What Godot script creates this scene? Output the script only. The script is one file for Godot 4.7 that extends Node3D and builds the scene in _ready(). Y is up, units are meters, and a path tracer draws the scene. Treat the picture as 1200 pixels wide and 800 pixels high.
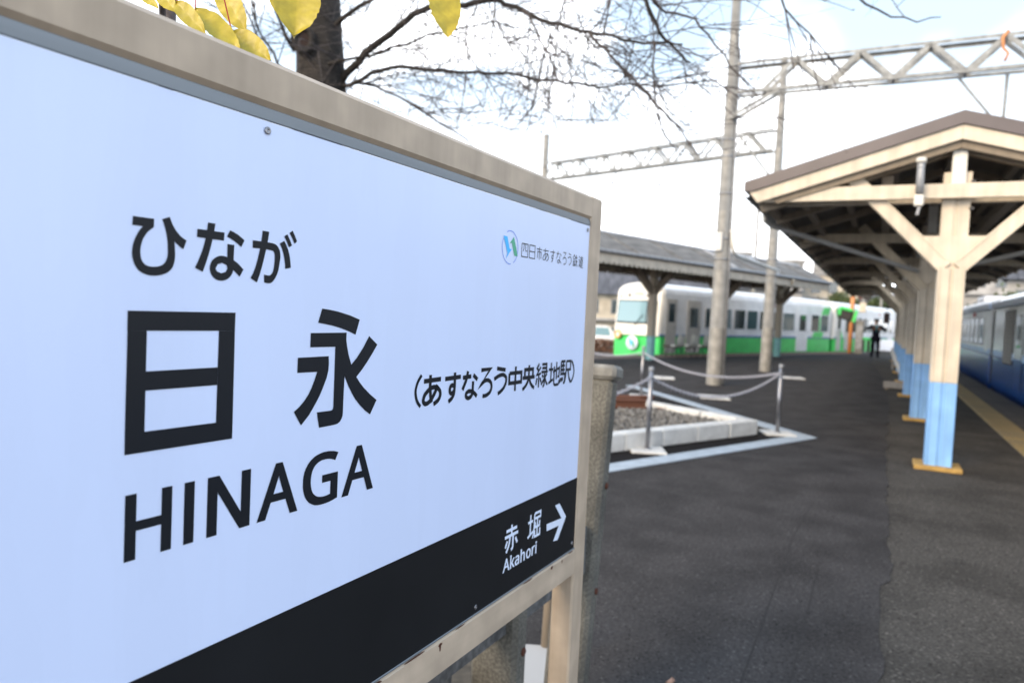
extends Node3D
# A small railway station: a name board close to the lens on the left, platforms, two canopies and two trains behind it.
# x points right across the platform, -z runs along it, y = 0 is the platform surface; units are metres.

const LINE := Vector3(0.3173, 0.0, -0.9483)      # along the left track
const ACROSS := Vector3(0.9483, 0.0, 0.3173)     # across the left track, to the right
const BOARD_ALONG := Vector3(0.02239, 0.0, -0.99975)
const BOARD_OUT := Vector3(0.99975, 0.0, 0.02239)

var rng := RandomNumberGenerator.new()
var tex := {}
var mats := {}
var taken := {}

# ---------------------------------------------------------------- naming
func numbered(called: String) -> String:
	if not taken.has(called):
		taken[called] = 0
		return called
	taken[called] += 1
	return "%s_%03d" % [called, taken[called]]

func thing(called: String, label: String, category: String, at: Vector3, turn := Basis.IDENTITY, group := "") -> Node3D:
	var o := Node3D.new()
	o.name = numbered(called)
	add_child(o)
	o.transform = Transform3D(turn, at)
	tag(o, label, category, group)
	return o

func tag(o: Node3D, label: String, category := "", group := "") -> Node3D:
	o.set_meta("label", label)
	if category != "": o.set_meta("category", category)
	if group != "": o.set_meta("group", group)
	return o

func copy(o: Node3D, label: String, at: Vector3) -> Node3D:
	var c: Node3D = o.duplicate()
	var base: String = str(o.name)
	if base.length() > 4 and base.substr(base.length() - 3).is_valid_int(): base = base.substr(0, base.length() - 4)
	c.name = numbered(base)
	add_child(c)
	c.position = at
	c.set_meta("label", label)
	return c

func obj(called: String, st: SurfaceTool, m: Material, parent: Node = null) -> MeshInstance3D:
	st.generate_normals()
	return inst(called, st.commit(), m, parent)

func inst(called: String, mesh: Mesh, m: Material, parent: Node = null) -> MeshInstance3D:
	var o := MeshInstance3D.new()
	o.mesh = mesh
	o.material_override = m
	if parent == null:
		o.name = numbered(called)
		add_child(o)
	else:
		var n := 0
		var nm := called
		while parent.has_node(NodePath(nm)):
			n += 1
			nm = "%s_%03d" % [called, n]
		o.name = nm
		parent.add_child(o)
	return o

func struct(called: String, st: SurfaceTool, m: Material, label := "") -> MeshInstance3D:
	var o := obj(called, st, m)
	o.set_meta("kind", "structure")
	if label != "": o.set_meta("label", label)
	return o

# ---------------------------------------------------------------- shapes
func mb(smooth := false) -> SurfaceTool:
	var st := SurfaceTool.new()
	st.begin(Mesh.PRIMITIVE_TRIANGLES)
	st.set_smooth_group(0 if smooth else -1)
	return st

func tri(st: SurfaceTool, a: Vector3, b: Vector3, c: Vector3) -> void:   # counter-clockwise from outside
	st.add_vertex(a); st.add_vertex(c); st.add_vertex(b)

func quad(st: SurfaceTool, a: Vector3, b: Vector3, c: Vector3, d: Vector3) -> void:
	tri(st, a, b, c); tri(st, a, c, d)

func quad_out(st: SurfaceTool, a: Vector3, b: Vector3, c: Vector3, d: Vector3, mid: Vector3) -> void:
	var n := (b - a).cross(d - a)
	if n.length() < 1e-12: n = (c - b).cross(d - b)
	if n.dot((a + b + c + d) / 4.0 - mid) >= 0.0: quad(st, a, b, c, d)
	else: quad(st, d, c, b, a)

func box(st: SurfaceTool, size: Vector3, at := Vector3.ZERO, turn := Basis.IDENTITY, b := 0.0) -> void:
	var h := size / 2.0
	b = minf(b, minf(h.x, minf(h.y, h.z)) * 0.95)
	for ax in 3:
		var u := (ax + 1) % 3
		var v := (ax + 2) % 3
		for s in [-1.0, 1.0]:
			var p: Array[Vector3] = []
			for k in [[-1, -1], [1, -1], [1, 1], [-1, 1]]:
				var w := Vector3.ZERO
				w[ax] = s * h[ax]; w[u] = k[0] * (h[u] - b); w[v] = k[1] * (h[v] - b)
				p.append(at + turn * w)
			quad_out(st, p[0], p[1], p[2], p[3], at)
	if b <= 0.0: return
	for ax in 3:
		var u := (ax + 1) % 3
		var v := (ax + 2) % 3
		for su in [-1.0, 1.0]:
			for sv in [-1.0, 1.0]:
				var p: Array[Vector3] = []
				for k in [[-1, 0], [1, 0], [1, 1], [-1, 1]]:
					var w := Vector3.ZERO
					w[ax] = k[0] * (h[ax] - b)
					w[u] = su * (h[u] - (0.0 if k[1] == 0 else b))
					w[v] = sv * (h[v] - (b if k[1] == 0 else 0.0))
					p.append(at + turn * w)
				quad_out(st, p[0], p[1], p[2], p[3], at)
	for sx in [-1.0, 1.0]:
		for sy in [-1.0, 1.0]:
			for sz in [-1.0, 1.0]:
				var a := at + turn * Vector3(sx * h.x, sy * (h.y - b), sz * (h.z - b))
				var c := at + turn * Vector3(sx * (h.x - b), sy * h.y, sz * (h.z - b))
				var d := at + turn * Vector3(sx * (h.x - b), sy * (h.y - b), sz * h.z)
				if (c - a).cross(d - a).dot(a - at) >= 0.0: tri(st, a, c, d)
				else: tri(st, a, d, c)

func bar(st: SurfaceTool, a: Vector3, b: Vector3, wide: float, thick: float, bev := 0.0, up := Vector3.UP) -> void:   # a straight member of rectangular section; thick lies along up
	var z := (b - a).normalized()
	if absf(z.dot(up)) > 0.99: up = Vector3.RIGHT
	var x := up.cross(z).normalized()
	box(st, Vector3(wide, thick, a.distance_to(b)), (a + b) / 2.0, Basis(x, z.cross(x), z), bev)

func tube(st: SurfaceTool, pts: Array, r0: float, r1: float, sides := 8, cap := true) -> void:
	var n := pts.size()
	var rings: Array = []
	var t0: Vector3 = (pts[1] - pts[0]).normalized()
	var up := Vector3.UP if absf(t0.y) < 0.9 else Vector3.RIGHT
	var x := up.cross(t0).normalized()
	for i in n:
		var t: Vector3 = (pts[mini(i + 1, n - 1)] - pts[maxi(i - 1, 0)]).normalized()
		x = (x - t * x.dot(t)).normalized()
		var y := t.cross(x)
		var r := lerpf(r0, r1, i / float(n - 1))
		var ring: Array[Vector3] = []
		for k in sides:
			var a := TAU * k / sides
			ring.append(pts[i] + (x * cos(a) + y * sin(a)) * r)
		rings.append(ring)
	for i in n - 1:
		for k in sides:
			var k2 := (k + 1) % sides
			quad(st, rings[i][k], rings[i][k2], rings[i + 1][k2], rings[i + 1][k])
	if cap:
		for k in sides:
			var k2 := (k + 1) % sides
			tri(st, pts[0], rings[0][k2], rings[0][k])
			tri(st, pts[n - 1], rings[n - 1][k], rings[n - 1][k2])

func lathe(st: SurfaceTool, profile: Array, sides := 20, at := Vector3.ZERO) -> void:   # [radius, height] from the bottom up
	for i in profile.size() - 1:
		for k in sides:
			var a0 := TAU * k / sides
			var a1 := TAU * (k + 1) / sides
			var f := func(p, a): return at + Vector3(cos(a) * p[0], p[1], -sin(a) * p[0])
			quad(st, f.call(profile[i], a0), f.call(profile[i], a1), f.call(profile[i + 1], a1), f.call(profile[i + 1], a0))

func prism(st: SurfaceTool, poly: PackedVector2Array, z0: float, z1: float, x := Vector3.RIGHT, y := Vector3.UP, at := Vector3.ZERO) -> void:   # poly in the x-y plane, extruded along x cross y
	var z := x.cross(y)
	if Geometry2D.is_polygon_clockwise(poly): poly.reverse()
	var ids := Geometry2D.triangulate_polygon(poly)
	var f := func(p: Vector2, d: float) -> Vector3: return at + x * p.x + y * p.y + z * d
	for i in range(0, ids.size(), 3):
		var a := poly[ids[i]]
		var b := poly[ids[i + 1]]
		var c := poly[ids[i + 2]]
		if (b - a).cross(c - a) < 0.0:
			var s := b
			b = c
			c = s
		tri(st, f.call(a, z1), f.call(b, z1), f.call(c, z1))
		if z0 < z1: tri(st, f.call(a, z0), f.call(c, z0), f.call(b, z0))
	if z0 >= z1: return
	for i in poly.size():
		var a := poly[i]
		var b := poly[(i + 1) % poly.size()]
		quad(st, f.call(a, z0), f.call(b, z0), f.call(b, z1), f.call(a, z1))

func sheet(poly: Array, thick: float, top: float) -> SurfaceTool:   # poly of (x, z) pairs laid flat
	var st := mb()
	var p := PackedVector2Array()
	for v in poly: p.append(Vector2(v.x, -v.y))
	prism(st, p, top - thick, top, Vector3.RIGHT, Vector3.FORWARD)
	return st

func at_line(c: float, t: float, y := 0.0) -> Vector3:   # a point by its distances across and along the left track
	return ACROSS * c + LINE * t + Vector3(0, y, 0)

# ---------------------------------------------------------------- textures and materials
func grey_image(n: int, f: Callable) -> Image:
	var bytes := PackedByteArray()
	bytes.resize(n * n)
	for y in n:
		for x in n:
			bytes[y * n + x] = clampi(int(f.call(x, y) * 255.0), 0, 255)
	return Image.create_from_data(n, n, false, Image.FORMAT_L8, bytes)

func noise_tex(called: String, freq: float, octaves: int, lo: float, hi: float, n := 512, kind := FastNoiseLite.TYPE_SIMPLEX_SMOOTH, stretch := Vector2.ONE) -> void:
	var f := FastNoiseLite.new()
	f.seed = 11 + tex.size()
	f.noise_type = kind
	f.frequency = freq
	f.fractal_octaves = octaves
	var img: Image
	if stretch == Vector2.ONE:
		img = f.get_seamless_image(n, n)
	else:   # streaks: one axis drawn out, wrapped round a torus by cross-fading
		img = grey_image(n, func(x, y):
			var w: float = x / float(n)
			var v: float = y / float(n)
			var a := f.get_noise_2d(x * stretch.x, y * stretch.y)
			var b := f.get_noise_2d((x - n) * stretch.x, y * stretch.y)
			var c := f.get_noise_2d(x * stretch.x, (y - n) * stretch.y)
			var d := f.get_noise_2d((x - n) * stretch.x, (y - n) * stretch.y)
			return 0.5 + 0.75 * lerpf(lerpf(a, b, w), lerpf(c, d, w), v))
	img.convert(Image.FORMAT_L8)
	var data := img.get_data()
	for i in data.size():
		data[i] = clampi(int((lo + (hi - lo) * data[i] / 255.0) * 255.0), 0, 255)
	img = Image.create_from_data(n, n, false, Image.FORMAT_L8, data)
	tex[called] = ImageTexture.create_from_image(img)

func normal_of(called: String, strength: float) -> void:
	var img: Image = tex[called].get_image().duplicate()
	img.convert(Image.FORMAT_RGBA8)
	img.bump_map_to_normal_map(strength)
	tex[called + "_normal"] = ImageTexture.create_from_image(img)

func speckle(called: String, n: int, base: float, noise_amp: float, count: int, lo: float, hi: float, rmax: float) -> void:
	var f := FastNoiseLite.new()
	f.seed = 5 + tex.size()
	f.frequency = 0.09
	f.fractal_octaves = 3
	var img := f.get_seamless_image(n, n)
	img.convert(Image.FORMAT_L8)
	var d := img.get_data()
	for i in d.size():
		d[i] = clampi(int((base + noise_amp * (d[i] / 255.0 - 0.5) + rng.randf_range(-0.06, 0.06)) * 255.0), 0, 255)
	for k in count:
		var cx := rng.randi_range(0, n - 1)
		var cy := rng.randi_range(0, n - 1)
		var r := rng.randf_range(0.6, rmax)
		var v := int(rng.randf_range(lo, hi) * 255.0)
		for y in range(int(-r), int(r) + 1):
			for x in range(int(-r), int(r) + 1):
				if x * x + y * y * rng.randf_range(0.7, 1.5) <= r * r:
					d[((cy + y + n) % n) * n + (cx + x + n) % n] = clampi(v, 0, 255)
	tex[called] = ImageTexture.create_from_image(Image.create_from_data(n, n, false, Image.FORMAT_L8, d))

func make_textures() -> void:
	noise_tex("blotch", 0.008, 5, 0.72, 1.0)
	noise_tex("faint", 0.01, 5, 0.90, 1.0)
	noise_tex("soft", 0.006, 4, 0.88, 1.0)
	noise_tex("grain", 0.05, 4, 0.7, 1.0)
	noise_tex("streak", 0.03, 4, 0.945, 1.01, 512, FastNoiseLite.TYPE_SIMPLEX_SMOOTH, Vector2(1.0, 0.06))
	noise_tex("film", 0.012, 5, 0.972, 1.0, 512, FastNoiseLite.TYPE_SIMPLEX_SMOOTH, Vector2(1.0, 0.15))
	noise_tex("brush", 0.03, 4, 0.90, 1.02, 512, FastNoiseLite.TYPE_SIMPLEX_SMOOTH, Vector2(0.05, 1.0))
	noise_tex("wood", 0.02, 5, 0.86, 1.03, 512, FastNoiseLite.TYPE_SIMPLEX_SMOOTH, Vector2(1.0, 0.04))
	noise_tex("bark", 0.04, 5, 0.4, 1.15, 512, FastNoiseLite.TYPE_SIMPLEX_SMOOTH, Vector2(0.35, 1.0))
	normal_of("bark", 6.0)
	noise_tex("pits", 0.03, 5, 0.62, 1.05)
	normal_of("pits", 3.0)
	speckle("asphalt_fine", 1024, 0.60, 0.24, 14000, 0.25, 0.95, 2.4)
	normal_of("asphalt_fine", 3.0)
	speckle("asphalt_coarse", 1024, 0.50, 0.22, 12000, 0.28, 0.76, 3.6)
	normal_of("asphalt_coarse", 5.0)
	noise_tex("patchy", 0.009, 6, 0.80, 1.08, 512)
	noise_tex("shingle", 0.03, 4, 0.55, 1.1, 512, FastNoiseLite.TYPE_SIMPLEX_SMOOTH, Vector2(1.0, 0.15))

func M(called: String, c: Color, rough := 0.6, t := "", scale := 1.0, metal := 0.0, normal := 0.0, over := "", over_scale := 0.3) -> StandardMaterial3D:
	if mats.has(called): return mats[called]
	var m := StandardMaterial3D.new()
	m.resource_name = called
	m.albedo_color = c
	m.roughness = rough
	m.metallic = metal
	if called.begins_with("asphalt"): m.metallic_specular = 0.18
	if called.begins_with("frame"): m.metallic_specular = 0.3
	if called == "ink" or called == "sign_black": m.metallic_specular = 0.28
	if t != "":
		m.albedo_texture = tex[t]
		m.uv1_triplanar = true
		m.uv1_scale = Vector3.ONE * scale
		m.uv1_triplanar_sharpness = 6.0
		if normal > 0.0 and tex.has(t + "_normal"):
			m.normal_enabled = true
			m.normal_texture = tex[t + "_normal"]
			m.normal_scale = normal
	if over != "":
		m.detail_enabled = true
		m.detail_albedo = tex[over]
		m.detail_blend_mode = BaseMaterial3D.BLEND_MODE_MUL
		m.detail_uv_layer = BaseMaterial3D.DETAIL_UV_2
		m.uv2_triplanar = true
		m.uv2_scale = Vector3.ONE * over_scale
	mats[called] = m
	return m

func lin(r: float, g: float, b: float) -> Color:
	return Color(r, g, b).linear_to_srgb()

func glass(called: String, c: Color, rough := 0.08) -> StandardMaterial3D:   # tinted, dark from outside by day
	var m := M(called, c, rough)
	m.metallic_specular = 0.7
	return m

func make_materials() -> void:
	M("asphalt_new", lin(0.155, 0.145, 0.144), 0.85, "asphalt_fine", 0.5, 0.0, 1.0, "patchy", 0.31)
	M("asphalt_old", lin(0.300, 0.275, 0.245), 0.85, "asphalt_coarse", 0.5, 0.0, 0.8, "patchy", 0.27)
	M("concrete", lin(0.34, 0.33, 0.30), 0.9, "pits", 0.9, 0.0, 0.5, "blotch", 0.35)
	M("concrete_pale", lin(0.78, 0.765, 0.73), 0.85, "faint", 0.8, 0.0, 0.0, "soft", 2.0)
	M("concrete_old", lin(0.21, 0.20, 0.172), 0.92, "pits", 5.0, 0.0, 0.7, "blotch", 0.9)
	M("sleeper", lin(0.19, 0.19, 0.19), 0.92, "pits", 2.0, 0.0, 0.8, "blotch", 1.4)
	M("cream", lin(0.70, 0.61, 0.485), 0.5, "wood", 0.8, 0.0, 0.0, "soft", 0.9)
	M("cream_white", lin(0.72, 0.70, 0.64), 0.55, "wood", 0.8)
	M("brown_board", lin(0.10, 0.085, 0.068), 0.8, "wood", 0.7)
	M("brown_timber", lin(0.22, 0.18, 0.135), 0.75, "wood", 0.7)
	M("blue_paint", lin(0.26, 0.52, 0.92), 0.5, "wood", 0.8, 0.0, 0.0, "soft", 0.9)
	M("teal_paint", lin(0.25, 0.52, 0.50), 0.55, "soft", 0.9)
	M("ochre", lin(0.52, 0.32, 0.09), 0.8, "blotch", 1.5)
	M("tactile", lin(0.52, 0.38, 0.17), 0.85, "grain", 1.0, 0.0, 0.0, "blotch", 0.4)
	M("roof_brown", lin(0.105, 0.085, 0.088), 0.4, "soft", 0.5)
	M("roof_shingle", lin(0.30, 0.285, 0.265), 0.85, "shingle", 0.35, 0.0, 0.0, "blotch", 0.5)
	M("roof_band", lin(0.42, 0.42, 0.43), 0.7, "soft", 0.6)
	M("zinc", lin(0.36, 0.37, 0.39), 0.5, "blotch", 1.2, 0.35)
	M("pole_steel", lin(0.36, 0.35, 0.325), 0.62, "streak", 0.7, 0.15, 0.0, "blotch", 0.9)
	M("truss_steel", lin(0.33, 0.345, 0.35), 0.6, "blotch", 1.2, 0.2)
	M("dark_steel", lin(0.05, 0.05, 0.055), 0.5, "soft", 1.0, 0.3)
	M("stainless", lin(0.30, 0.30, 0.32), 0.3, "soft", 2.0, 0.85)
	M("chain_grey", lin(0.42, 0.42, 0.47), 0.45)
	M("rail_rust", lin(0.16, 0.062, 0.036), 0.9, "pits", 4.0, 0.0, 0.6)
	M("rust", lin(0.11, 0.035, 0.018), 0.95, "grain", 9.0)
	M("gravel", Color.WHITE, 0.92)
	M("frame_tan", lin(0.56, 0.455, 0.35), 0.42, "brush", 1.4, 0.0, 0.0, "soft", 3.0)
	M("frame_tan_streak", lin(0.52, 0.42, 0.32), 0.42, "streak", 2.6, 0.0, 0.0, "soft", 3.0)
	M("aluminium", lin(0.20, 0.225, 0.25), 0.45, "brush", 2.0, 0.3)
	M("sign_white", lin(0.61, 0.70, 0.93), 0.34, "film", 0.8)
	M("sign_black", lin(0.012, 0.013, 0.015), 0.42, "soft", 1.3)
	M("ink", lin(0.010, 0.012, 0.016), 0.4)
	M("ink_blue", lin(0.03, 0.44, 0.92), 0.4)
	M("ink_green", lin(0.05, 0.36, 0.22), 0.4)
	M("ink_ring", lin(0.10, 0.22, 0.72), 0.4)
	M("sign_paper", lin(0.66, 0.74, 0.90), 0.4)
	M("bark", lin(0.062, 0.052, 0.045), 0.95, "bark", 2.0, 0.0, 1.0, "blotch", 1.1)
	M("twig", lin(0.12, 0.098, 0.095), 0.9, "bark", 4.0)
	M("soil", lin(0.10, 0.085, 0.065), 0.95, "pits", 0.8, 0.0, 0.8)
	M("ballast", lin(0.15, 0.13, 0.115), 0.95, "pits", 0.9, 0.0, 1.0, "blotch", 0.1)
	M("brick_edge", lin(0.20, 0.13, 0.10), 0.85, "grain", 0.5, 0.0, 0.0, "blotch", 0.3)
	M("train_white", lin(0.88, 0.89, 0.90), 0.32, "soft", 0.3)
	M("train_cream", lin(0.90, 0.89, 0.84), 0.32, "soft", 0.3)
	M("train_green", lin(0.07, 0.70, 0.16), 0.32, "soft", 0.4)
	M("train_stripe", lin(0.06, 0.17, 0.38), 0.35)
	M("train_roof", lin(0.70, 0.72, 0.77), 0.5, "soft", 0.3)
	M("train_grey", lin(0.55, 0.53, 0.49), 0.4, "soft", 0.5)
	M("train_silver", lin(0.66, 0.69, 0.70), 0.22, "soft", 0.4, 0.1)
	M("pipe_grey", lin(0.46, 0.46, 0.44), 0.5, "faint", 1.0)
	M("coping", lin(0.17, 0.145, 0.12), 0.9, "pits", 1.2, 0.0, 0.5, "blotch", 0.6)
	M("coping_dark", lin(0.13, 0.115, 0.10), 0.9, "pits", 1.2, 0.0, 0.5, "blotch", 0.6)
	M("asphalt_shaded_infill", lin(0.050, 0.046, 0.046), 0.9, "asphalt_fine", 0.5, 0.0, 0.8)
	M("train_navy", lin(0.022, 0.085, 0.30), 0.22, "soft", 0.3)
	M("train_light_blue", lin(0.42, 0.60, 0.90), 0.35, "soft", 0.4)
	M("rubber", lin(0.012, 0.012, 0.013), 0.6)
	M("seat_beige", lin(0.74, 0.70, 0.60), 0.45, "soft", 2.0)
	M("signal_orange", lin(0.62, 0.25, 0.09), 0.5, "soft", 1.0)
	M("signal_green", lin(0.06, 0.55, 0.12), 0.45)
	M("wall_cream", lin(0.62, 0.56, 0.46), 0.85, "blotch", 0.15)
	M("wall_grey", lin(0.42, 0.42, 0.42), 0.85, "blotch", 0.12)
	M("wall_white", lin(0.47, 0.47, 0.47), 0.85, "blotch", 0.12)
	M("tile_roof", lin(0.12, 0.12, 0.135), 0.7, "shingle", 0.2)
	M("red_wall", lin(0.40, 0.20, 0.15), 0.85, "blotch", 0.12)
	glass("window_dark", lin(0.035, 0.05, 0.055))
	glass("window_teal", lin(0.07, 0.12, 0.13), 0.06)
	glass("windscreen", lin(0.22, 0.36, 0.42), 0.06)
	var lf := M("leaf_yellow", lin(0.42, 0.33, 0.02), 0.45, "soft", 20.0)
	lf.backlight = lin(0.50, 0.40, 0.02)
	lf = M("leaf_far", lin(0.060, 0.085, 0.028), 0.7)
	lf.backlight = lin(0.05, 0.08, 0.02)
	lf = M("leaf_brown", lin(0.13, 0.065, 0.04), 0.7)
	M("fallen", lin(0.50, 0.30, 0.22), 0.7, "blotch", 20.0)
	M("fallen_brown", lin(0.17, 0.07, 0.05), 0.7, "blotch", 20.0)

func make_sky() -> Sky:
	var w := 1024
	var h := 512
	var f := FastNoiseLite.new()
	f.seed = 21
	f.frequency = 1.25
	f.fractal_octaves = 5
	var g := FastNoiseLite.new()
	g.seed = 4
	g.frequency = 3.4
	g.fractal_octaves = 4
	var img := Image.create(w, h, false, Image.FORMAT_RGBF)
	for y in h:
		var el := PI * (0.5 - (y + 0.5) / h)
		for x in w:
			var az := TAU * (x + 0.5) / w
			var d := Vector3(cos(el) * sin(az), sin(el), cos(el) * cos(az))
			var p := d / (0.35 + maxf(d.y, 0.0))
			var n := f.get_noise_3d(p.x, p.y * 2.0, p.z) + 0.45 * g.get_noise_3d(p.x, p.y * 2.0, p.z)
			var cloud := smoothstep(0.04, 0.66, n)
			cloud = maxf(cloud, 1.0 - smoothstep(0.02, 0.34, d.y))
			var blue := Color(0.33, 0.42, 0.52).lerp(Color(0.25, 0.36, 0.52), smoothstep(0.3, 0.9, d.y))
			var c := blue.lerp(Color(1.5, 1.52, 1.56), cloud)
			if d.y < 0.0: c = Color(0.5, 0.48, 0.46)
			img.set_pixel(x, y, c)
	var m := PanoramaSkyMaterial.new()
	m.panorama = ImageTexture.create_from_image(img)
	var s := Sky.new()
	s.sky_material = m
	return s

# outlines of the large lettering, in tenths of a millimetre on the board
const HI := [[-10669,2665,-10465,2666,-10466,2591,-10573,2586,-10674,2586], [-10573,2586,-10599,2555,-10620,2522,-10639,2486,-10653,2451,-10664,2413,-10669,2376,-10671,2343,-10667,2309,-10658,2276,-10644,2244,-10624,2215,-10600,2191,-10571,2173,-10537,2163,-10497,2155,-10455,2154,-10413,2159,-10372,2169,-10337,2182,-10307,2199,-10284,2220,-10266,2243,-10255,2271,-10246,2304,-10242,2346,-10243,2381,-10247,2429,-10256,2487,-10326,2491,-10321,2439,-10318,2386,-10318,2356,-10324,2327,-10334,2301,-10349,2278,-10369,2260,-10394,2248,-10422,2240,-10451,2237,-10480,2235,-10508,2237,-10532,2244,-10552,2257,-10569,2273,-10580,2294,-10588,2321,-10592,2350,-10592,2378,-10589,2407,-10580,2441,-10568,2477,-10550,2508,-10529,2538,-10498,2566,-10466,2591], [-10384,2673,-10309,2704,-10294,2673,-10273,2632,-10245,2594,-10218,2566,-10190,2541,-10158,2522,-10124,2507,-10156,2422,-10182,2434,-10207,2450,-10234,2470,-10253,2488,-10246,2429,-10319,2410,-10326,2491,-10334,2531,-10344,2571,-10363,2625]]
const NA := [[-10008,2631,-9692,2631,-9698,2550,-10010,2553], [-9890,2707,-9804,2705,-9811,2658,-9820,2607,-9834,2543,-9850,2480,-9870,2409,-9893,2339,-9914,2281,-9936,2225,-10025,2259,-9998,2308,-9974,2363,-9948,2427,-9927,2497,-9913,2554,-9902,2610,-9895,2661], [-9627,2661,-9580,2649,-9531,2630,-9485,2607,-9443,2581,-9481,2508,-9523,2534,-9567,2559,-9615,2578,-9662,2594], [-9654,2522,-9570,2520,-9572,2443,-9572,2369,-9507,2331,-9445,2281,-9492,2205,-9536,2241,-9575,2269,-9578,2268,-9651,2282,-9651,2397], [-9574,2286,-9576,2260,-9585,2234,-9599,2210,-9619,2189,-9643,2172,-9670,2160,-9698,2153,-9728,2151,-9757,2155,-9784,2164,-9808,2178,-9828,2196,-9843,2217,-9852,2241,-9856,2266,-9788,2272,-9786,2261,-9781,2252,-9773,2243,-9763,2235,-9750,2230,-9737,2226,-9722,2225,-9707,2226,-9692,2229,-9678,2235,-9666,2242,-9656,2251,-9649,2261,-9645,2271,-9643,2282], [-9856,2266,-9854,2291,-9846,2316,-9833,2340,-9814,2360,-9791,2377,-9765,2390,-9737,2398,-9707,2400,-9678,2397,-9650,2389,-9626,2376,-9605,2358,-9589,2337,-9578,2312,-9574,2286,-9643,2282,-9645,2293,-9651,2303,-9659,2312,-9669,2320,-9682,2325,-9696,2328,-9710,2329,-9725,2328,-9740,2325,-9754,2319,-9765,2312,-9775,2303,-9782,2293,-9786,2283,-9788,2272]]
const GA := [[-9336,2594,-9233,2593,-9116,2593,-9072,2591,-9034,2585,-9003,2571,-8980,2549,-8961,2519,-8952,2485,-8950,2439,-8958,2392,-8965,2345,-8976,2298,-8994,2253,-9018,2215,-9044,2183,-9076,2162,-9116,2158,-9165,2164,-9172,2249,-9131,2242,-9094,2243,-9072,2255,-9055,2276,-9042,2312,-9035,2352,-9031,2398,-9030,2444,-9032,2475,-9041,2496,-9056,2510,-9083,2515,-9157,2517,-9244,2517,-9333,2515], [-9209,2708,-9118,2705,-9124,2662,-9132,2616,-9145,2547,-9163,2477,-9183,2397,-9207,2316,-9233,2236,-9265,2159,-9349,2200,-9319,2253,-9293,2310,-9269,2384,-9249,2458,-9232,2533,-9219,2607,-9212,2658], [-8966,2597,-8902,2632,-8874,2594,-8848,2553,-8828,2508,-8813,2462,-8801,2404,-8794,2346,-8875,2331,-8880,2381,-8890,2432,-8903,2478,-8920,2522,-8940,2560], [-8904,2681,-8860,2709,-8822,2655,-8787,2594,-8830,2568,-8864,2627], [-8828,2726,-8785,2757,-8748,2704,-8714,2646,-8751,2615,-8786,2674]]
const HI_SUN := [[-10697,1834,-9528,1837,-9530,1652,-10697,1656], [-10695,1656,-10509,1655,-10509,724,-10698,730], [-9726,1652,-9530,1652,-9525,719,-9730,728], [-10510,1288,-9729,1288,-9730,1110,-10511,1112], [-10698,741,-9525,730,-9526,543,-10697,552]]
const NAGA := [[-8278,1909,-8140,1896,-8006,1878,-7893,1857,-7789,1836,-7693,1810,-7605,1785,-7675,1597,-7762,1628,-7857,1655,-7965,1683,-8086,1707,-8218,1727,-8337,1742], [-8451,1623,-7840,1624,-7841,1410,-7848,1095,-7854,864,-7855,642,-7859,600,-7875,566,-7904,532,-7949,511,-8000,505,-8262,501,-8308,689,-8077,686,-8051,689,-8034,706,-8029,733,-8030,1085,-8031,1454,-8451,1458], [-8641,1344,-8140,1345,-8133,1255,-8138,1173,-8165,1083,-8209,994,-8264,893,-8328,802,-8432,672,-8557,563,-8676,732,-8594,779,-8522,839,-8457,909,-8406,988,-8363,1077,-8326,1167,-8641,1172], [-7842,1544,-7821,1452,-7787,1345,-7730,1220,-7688,1141,-7629,1067,-7560,992,-7480,921,-7357,830,-7214,740,-7335,562,-7447,629,-7550,709,-7636,788,-7704,869,-7780,974,-7848,1091,-7872,1411], [-7411,1578,-7241,1465,-7331,1357,-7432,1246,-7526,1154,-7629,1067,-7702,1108,-7749,1212,-7633,1308,-7516,1434]]
const ARROW := [[-1392,-1923,-1175,-1929,-991,-2104,-808,-2282,-1035,-2272,-1213,-2096], [-808,-2282,-992,-2485,-1189,-2689,-1403,-2657,-1217,-2454,-1054,-2262], [-1754,-2222,-1048,-2264,-1091,-2394,-1743,-2366]]
const LOGO_BLUE := [[-4026,3236,-3890,3235,-3838,3133,-3787,3035,-3717,3033,-3807,2957,-3903,2862,-3881,2917,-3863,2955,-3942,3096]]
const LOGO_GREEN := [[-3656,3253,-3572,3100,-3491,2934,-3613,2931,-3669,3037,-3725,3146,-3807,3121,-3731,3184]]

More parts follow.
